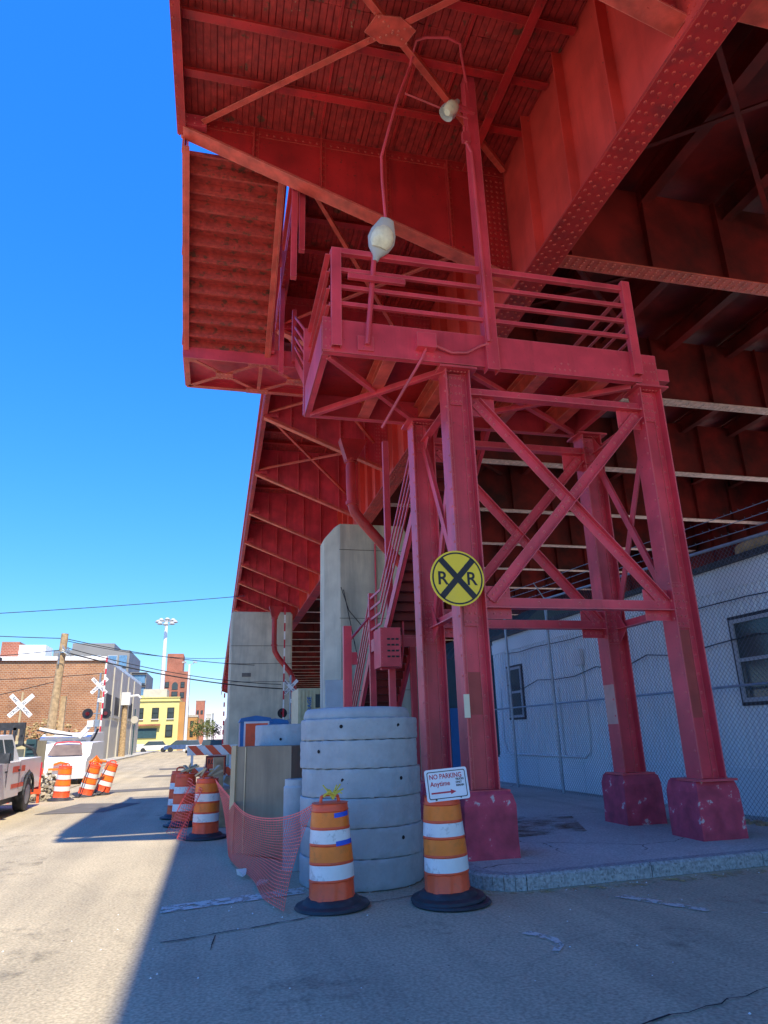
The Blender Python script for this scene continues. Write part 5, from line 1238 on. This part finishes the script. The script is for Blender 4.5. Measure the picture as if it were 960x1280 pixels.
# poles and wires
def wooden_pole(label, x, y, h, r, lean):
    t = thing('utility_pole', label, 'utility pole', (x,y,0), 'wooden utility poles')
    b = MB(); b.tube((x,y,0),(x+lean,y,h),r,14,r*.75); b.build('pole', M['wood'], t); return t
pA = wooden_pole('leaning wooden utility pole rising in front of the brick building behind the white pickup', -8.32, 40, 7.25, .24, .22)
b = MB(); b.tube((-8.2,39.7,5.6),(-8.2,39.7,6.3),.04,6); b.box(-8.5,-7.7,39.75,39.8,6.2,6.28)
for i in range(4): b.path([(-8.1,39.7,6.6-.1*i),(-7.9+.1*i,39.6,6.3-.1*i),(-7.8,39.6,6.5)],.02,5)
b.build('hardware', M['galv'], pA)
b = MB(); b.box(-7.98,-7.72,40.15,40.4,0,4.0); tag(b.build('vine_pole', M['wood'], None, org=(-7.85,40.3,0)), 'short brown post standing just right of the leaning utility pole', 'post')
for (x, y, h, lab) in ((-9.4,80,5.3,'thick timber pole against the grey side of the brick building, white box on top'),):
    t = wooden_pole(lab, x, y, h, .35, -.02); b = MB(); b.box(x-.5,x+.45,y-.5,y+.5,h,h+1.3); b.build('top_box', M['wbox'], t); b = MB(); b.path([(x+.4,y,h+.9),(x+1.2,y,h+1.0),(x+1.5,y,h+.7)],.12,6); b.build('arm', M['wbox'], t)
mast = thing('high_mast_light', 'tall white light mast with a ring of floodlights in front of the yellow building', 'light mast', (-10.9,150,0))
b = MB(); b.tube((-10.9,150,0),(-10.9,150,25.5),.62,14,.30); b.build('pole', M['wpaint'], mast)
for i in range(8):
    a = math.pi*2*i/8; b = MB(); b.beam((-10.9,150,25.4),(-10.9+1.5*math.cos(a),150+1.5*math.sin(a),25.3),.12,.12); b.lathe([(.3,.3),(.62,-.1),(.5,-.25),(.001,-.25)],(-10.9+1.7*math.cos(a),150+1.7*math.sin(a),25.3+.8*math.sin(a)),10); b.build('floodlight', M['lamp'], mast)
m2 = thing('high_mast_light', 'thinner white light pole standing right of the red brick tower', 'light mast', (-4.2,110,0))
b = MB(); b.tube((-4.2,110,0),(-4.2,110,12.5),.25,12,.14); b.build('pole', M['wpaint'], m2)
b = MB(); 
for s_ in (-1,1): b.beam((-4.2,110,12.3),(-4.2+s_*.9,110,12.9),.08,.08); b.beam((-4.2+s_*.5,110,12.9),(-4.2+s_*1.1,110,12.8),.3,.18)
b.build('floodlight', M['lamp'], m2)
sp = thing('round_street_sign', 'thin post with a round grey sign near the corner of the grey building', 'road sign', (-9.2,88,0))
b = MB(); b.tube((-9.2,88,0),(-9.2,88,5.2),.07,8); b.build('post', M['teal'], sp); b = MB(); b.disc((-9.2,87.9,4.0),(0,-1,0),.42,20); b.build('disc', M['greyp'], sp)
def wire(label, pts, r, sag):
    a, c = V(pts[0]), V(pts[1]); b = MB()
    b.path([a+(c-a)*(i/24)+V((0,0,-4*sag*(i/24)*(1-i/24))) for i in range(25)], r, 5)
    return tag(b.build('overhead_wire', M['wire'], None, org=a), label, 'overhead wire', 'overhead wires across the street')
wire('single topmost black wire across the sky rising toward the bridge', ((-28,38,7.0),(1.3,38,9.1)), .02, .25)
wire('upper black wire from the utility pole top to the far concrete pier', ((-8.1,40,7.0),(2.4,47.8,6.3)), .022, .25)
wire('thick lower black cable from the utility pole to the crossing beside the pier', ((-8.1,40,6.3),(4.3,46,4.6)), .036, .35)
wire('thin black cable just above the thick one, ending at the pier', ((-8.1,40,6.55),(4.2,47.6,5.0)), .022, .40)
wire('black wire coming from the left edge to the utility pole top', ((-26,40,8.4),(-8.1,40,7.0)), .022, .25)
wire('sagging wire from the left edge climbing to the pole over the brick wall', ((-22,30,5.2),(-8.1,40,6.4)), .02, .5)
wire('low wire crossing the brick wall behind the pole to the far gate', ((-24,50,6.0),(-6.6,45,5.6)), .022, .35)
wire('lowest wire sloping across the brick wall down from pole to left', ((-20,42,2.7),(-8.1,40,4.8)), .02, .2)
wire('faint wire between pole and the bridge fascia, second from the top', ((-8.1,40,6.9),(1.2,58,7.9)), .02, .4)

# ------------------------------------------------------------------ far buildings
def win_grid(parent, face_y, xs, zs, w_, h_, gm='glass', fm='ink', off=.1):
    for z in zs:
        for x in xs:
            b = MB(); b.box(x-w_/2-.12,x+w_/2+.12,face_y-off,face_y-.02,z-.12,z+h_+.12); f_ = b.build('window', M[fm], parent)
            b = MB(); b.box(x-w_/2,x+w_/2,face_y-off-.05,face_y-off-.002,z,z+h_*.47); b.box(x-w_/2,x+w_/2,face_y-off-.05,face_y-off-.002,z+h_*.53,z+h_); b.build('pane', M[gm], f_)
bb = thing('brick_warehouse', 'low orange-brown brick warehouse with a grey side wall at the left of the street', 'building', (-20,68,0))
b = MB(); b.box(-38,-10.1,68,100,0,8.75); b.build('wall', M['brick'], bb)
b = MB(); b.box(-38.2,-9.95,67.8,100.2,8.75,9.1); b.build('parapet', M['wpaint'], bb)
b = MB(); b.box(-10.09,-9.92,68.05,100,0,8.7)
for y in (73,79,85,91): b.box(-9.919,-9.8,y,y+.5,0,8.6)
b.build('side_wall', M['greyp'], bb)
for y in (69.5,75.6,81.6,87.6):
    b = MB(); b.box(-9.919,-9.86,y,y+3.1,4.2,5.9); b.build('window_band', M['black'], bb)
b = MB(); b.box(-9.86,-9.82,70,97,3.85,4.1); b.build('ledge', M['greyp'], bb)
b = MB(); b.box(-20.6,-19.0,74,77,9.1,11.2); tag(b.build('roof_shed', M['brickred'], None, org=(-19.8,75,9.1)), 'small red and white shed on the brick warehouse roof', 'roof shed')
b = MB(); b.box(-19.0,-16.6,74,77,9.1,10.9); tag(b.build('roof_unit', M['wbox'], None, org=(-18,75,9.1)), 'white rooftop unit beside the red roof shed on the warehouse', 'roof unit')
ab = thing('brick_annex', 'sliver of darker brick building at the far left edge of the view', 'building', (-23,60,0))
b = MB(); b.box(-30,-17.2,58,62,0,8.1); b.build('wall', M['brickred'], ab); b = MB(); b.box(-30.1,-17.1,57.9,62.1,8.1,8.35); b.build('coping', M['ink'], ab)
gb = thing('grey_apartment_block', 'modern grey apartment block with blue windows above the warehouse roof', 'building', (-22,140,0))
b = MB(); b.box(-30,-16.5,140,160,0,18.2); b.box(-27,-19.5,141,158,18.2,19.6); b.box(-16.49,-13.4,143,158,0,14.3); b.build('wall', M['modern'], gb)
win_grid(gb, 140, (-25.5,-22.5,-19.5), (15.2,12.2), 1.5, 1.9, 'bglass', 'frame'); 
b = MB()
for z in (15.0,12.4,9.9): b.box(-18.3,-16.9,139.8,139.99,z,z+2.2)
b.build('window', M['bglass'], gb)
b = MB()
for z in (12.2,9.8,7.4): b.box(-15.9,-13.6,142.8,142.99,z,z+1.6)
b.build('window', M['bglass'], gb)
b = MB()
for z in (13.9,11.6,9.2,6.8): b.box(-16.1,-13.4,142.5,142.79,z,z+.25)
b.build('balcony_slab', M['ink'], gb)
yb = thing('yellow_building', 'two-storey pale yellow corner building with dark windows', 'building', (-9.8,122,0))
b = MB(); b.box(-13.9,-5.9,122,138,0,8.3); b.box(-13.9,-11.6,121.95,122.5,8.3,8.7); b.build('wall', M['ylwwall'], yb)
b = MB(); b.box(-5.89,-5.0,122.6,140,0,7.6); b.build('side_wall', M['tanwall'], yb)
b = MB(); b.box(-14.0,-5.8,121.8,121.98,7.75,7.9); b.box(-14.0,-5.8,121.85,121.98,8.3,8.42); b.build('cornice', M['ylwwall'], yb)
for x in (-12.0,-9.6,-7.2):
    b = MB(); b.box(x-.6,x+.6,121.78,121.98,4.85,4.97); b.build('sill', M['wbox'], yb)
win_grid(yb, 122, (-12.0,-9.6,-7.2), (5.1,), .85, 1.5); win_grid(yb, 122, (-7.3,), (2.2,), .9, 1.7)
b = MB(); b.box(-12.5,-9.2,121.85,121.98,2.0,3.5); b.build('shop_window', M['teal'], yb)
b = MB(); b.box(-12.3,-8.7,121.3,121.98,3.9,4.15); b.build('awning', M['brickred'], yb)
b = MB(); b.box(-13.8,-9.0,121.8,121.98,.5,1.1); b.build('plinth', M['wbox'], yb)
b = MB(); b.box(-12.3,-8.4,128,134,8.3,10.1); b.build('roof_room', M['greyp'], yb)
rt = thing('red_brick_tower', 'tall narrow red brick building with arched centre window behind the yellow one', 'building', (-10,190,0))
b = MB(); b.box(-13.9,-7.4,190,205,0,18.6); b.box(-13.1,-9.0,192,200,18.6,23.4); b.build('wall', M['brickred'], rt)
win_grid(rt, 190, (-12.6,-8.7), (14.6,12.0,9.6,7.0), .8, 1.2); win_grid(rt, 190, (-10.6,), (11.4,8.6), 1.3, 2.0)
b = MB(); b.prism([(-10.6+.75*math.cos(t),189.9,15.0+.9*math.sin(t)) for t in [math.pi*i/10 for i in range(11)]]+[(-11.35,189.9,14.0),(-9.85,189.9,14.0)][:2], (0,.08,0)); b.build('arched_window', M['glass'], rt)
for k, (x0, x1, y, h, m, lab) in enumerate(((-6.4,-3.6,240,13.5,'brickred','distant dull red brick block right of the thin light pole'),(-3.7,-1.9,300,11,'greyp','distant pale grey block in the street gap'),(-1.7,-.9,380,14,'modern','narrowest distant grey-blue tower in the street gap'),(-8,-4,170,6.5,'tanwall','low ochre building behind the thin light pole'))):
    t = thing('distant_building', lab, 'building', ((x0+x1)/2,y,0), 'distant buildings at the end of the street')
    b = MB(); b.box(x0,x1,y,y+10,0,h); b.build('wall', M[m], t); b = MB(); b.box(x0-.1,x1+.1,y-.1,y+10.1,h,h+.5); b.build('roof', M['greyp'], t)
    win_grid(t, y, [x0+(x1-x0)*f for f in (.25,.7)], [h*.35,h*.7], .5, 1.0)
# far trees
def tree(label, x, y, h, r, seed):
    random.seed(seed); t = thing('street_tree', label, 'tree', (x,y,0), 'young trees at the end of the street')
    b = MB(); b.tube((x,y,0),(x,y,h*.6),.16,8,.06)
    for i in range(5): a = random.uniform(0,6.28); b.tube((x,y,h*.4),(x+math.cos(a)*r*.7,y+math.sin(a)*r*.7,h*.8),.05,5,.02)
    b.build('trunk', M['wood'], t); b = MB()
    for i in range(520):
        d = V((random.gauss(0,1),random.gauss(0,1),random.gauss(0,1))).normalized()*(random.random()**.5); c = V((x+d.x*r,y+d.y*r,h*.68+d.z*h*.36)); s_ = random.uniform(.12,.28)
        u = V((random.uniform(-1,1),random.uniform(-1,1),random.uniform(-1,1))).normalized(); w_ = u.orthogonal().normalized()
        b.add([c-u*s_,c+w_*s_*.5,c+u*s_,c-w_*s_*.5],[(0,1,2,3)])
    b.build('crown', M['leaf'], t)
for k, (x, y, h, r) in enumerate(((-3.2,150,5.5,2.0),(-1.6,165,6.0,2.2),(-.2,180,5.2,2.0))): tree(('yellow-green street tree left of the others at the street end','middle yellow-green street tree at the street end','rightmost yellow-green street tree, next to the bridge')[k], x, y, h, r, 40+k)
random.seed(77)
# cars at the intersection
def car(label, x, y, m, sideways=True, dark=False):
    t = thing('parked_car', label, 'car', (0,0,0), 'cars at the far intersection'); ORG[t.name] = V((0,0,0))
    b = MB(); b.prism([(-2.2,-.85,.35),(-2.25,-.85,.8),(-1.6,-.85,.95),(1.9,-.85,.98),(2.2,-.85,.75),(2.2,-.85,.35)], (0,1.7,0)); b.build('body', m, t)
    b = MB(); b.add([(-1.4,-.8,.95),(1.7,-.8,.97),(1.2,-.62,1.5),(-.7,-.62,1.52),(-1.4,.8,.95),(1.7,.8,.97),(1.2,.62,1.5),(-.7,.62,1.52)], [(0,1,2,3),(7,6,5,4),(3,2,6,7),(0,3,7,4),(1,5,6,2)]); b.build('cabin', M['glass'], t)
    b = MB(); b.box(-.7,1.2,-.6,.6,1.522,1.56); b.build('roof', m, t)
    for xx in (-1.35,1.35):
        b = MB(); b.tube((xx,-.90,.33),(xx,.90,.33),.33,16); b.build('wheel', M['black'], t)
    t.location = (x,y,0); t.rotation_euler = (0,0,0 if sideways else R(90)); return t
blk = mat('dark car paint', (.02,.022,.03), .25, bump=0); slv = mat('silver car paint', (.40,.44,.50), .3, bump=0); bl_ = mat('blue car paint', (.05,.10,.25), .3, bump=0)
car('silver car at the left end of the row before the yellow building', -13.2, 112, slv); car('white car in the middle of the row before the yellow building', -8.4, 108, M['wpaint']); car('dark blue car right of the white one at the intersection', -4.6, 106, bl_)
car('silver-blue car seen head on in the street gap', -2.6, 96, slv, False); car('white car behind the head-on silver one', -.9, 104, M['wpaint'], False); car('black car partly hidden by the far pier beside the bridge', -.1, 84, blk)
# low wall at the bridge foot far away
b = MB(); b.box(.85,1.15,52,80,0,3.2); tag(b.build('retaining_wall', M['pier'], None, org=(1,60,0)), 'low concrete retaining wall running under the bridge edge beyond the far pier', 'wall')

# white truck glimpsed between the front columns
wt = thing('box_truck', 'cream and blue box truck glimpsed between the two left tower columns', 'truck', (7.0,28,0))
b = MB(); b.box(6.2,8.0,28,33,.9,4.2); b.build('cargo_box', M['pale'], wt)
b = MB(); b.box(6.2,8.0,27.95,27.99,1.3,2.6); b.build('blue_panel', M['blue'], wt)
b = MB(); b.box(6.3,7.9,28,32.8,.45,.89); b.build('chassis', M['ink'], wt)
b = MB(); b.tube((6.25,29,.45),(6.55,29,.45),.45,16); b.tube((7.65,29,.45),(7.95,29,.45),.45,16); b.build('wheel', M['black'], wt)
# far abutment closing the view under the bridge
b = MB(); b.box(4.5,30,150,152,0,10); tag(b.build('bridge_abutment', M['redshade'], None, org=(15,151,0)), 'dark far abutment wall closing the view under the bridge', 'abutment')
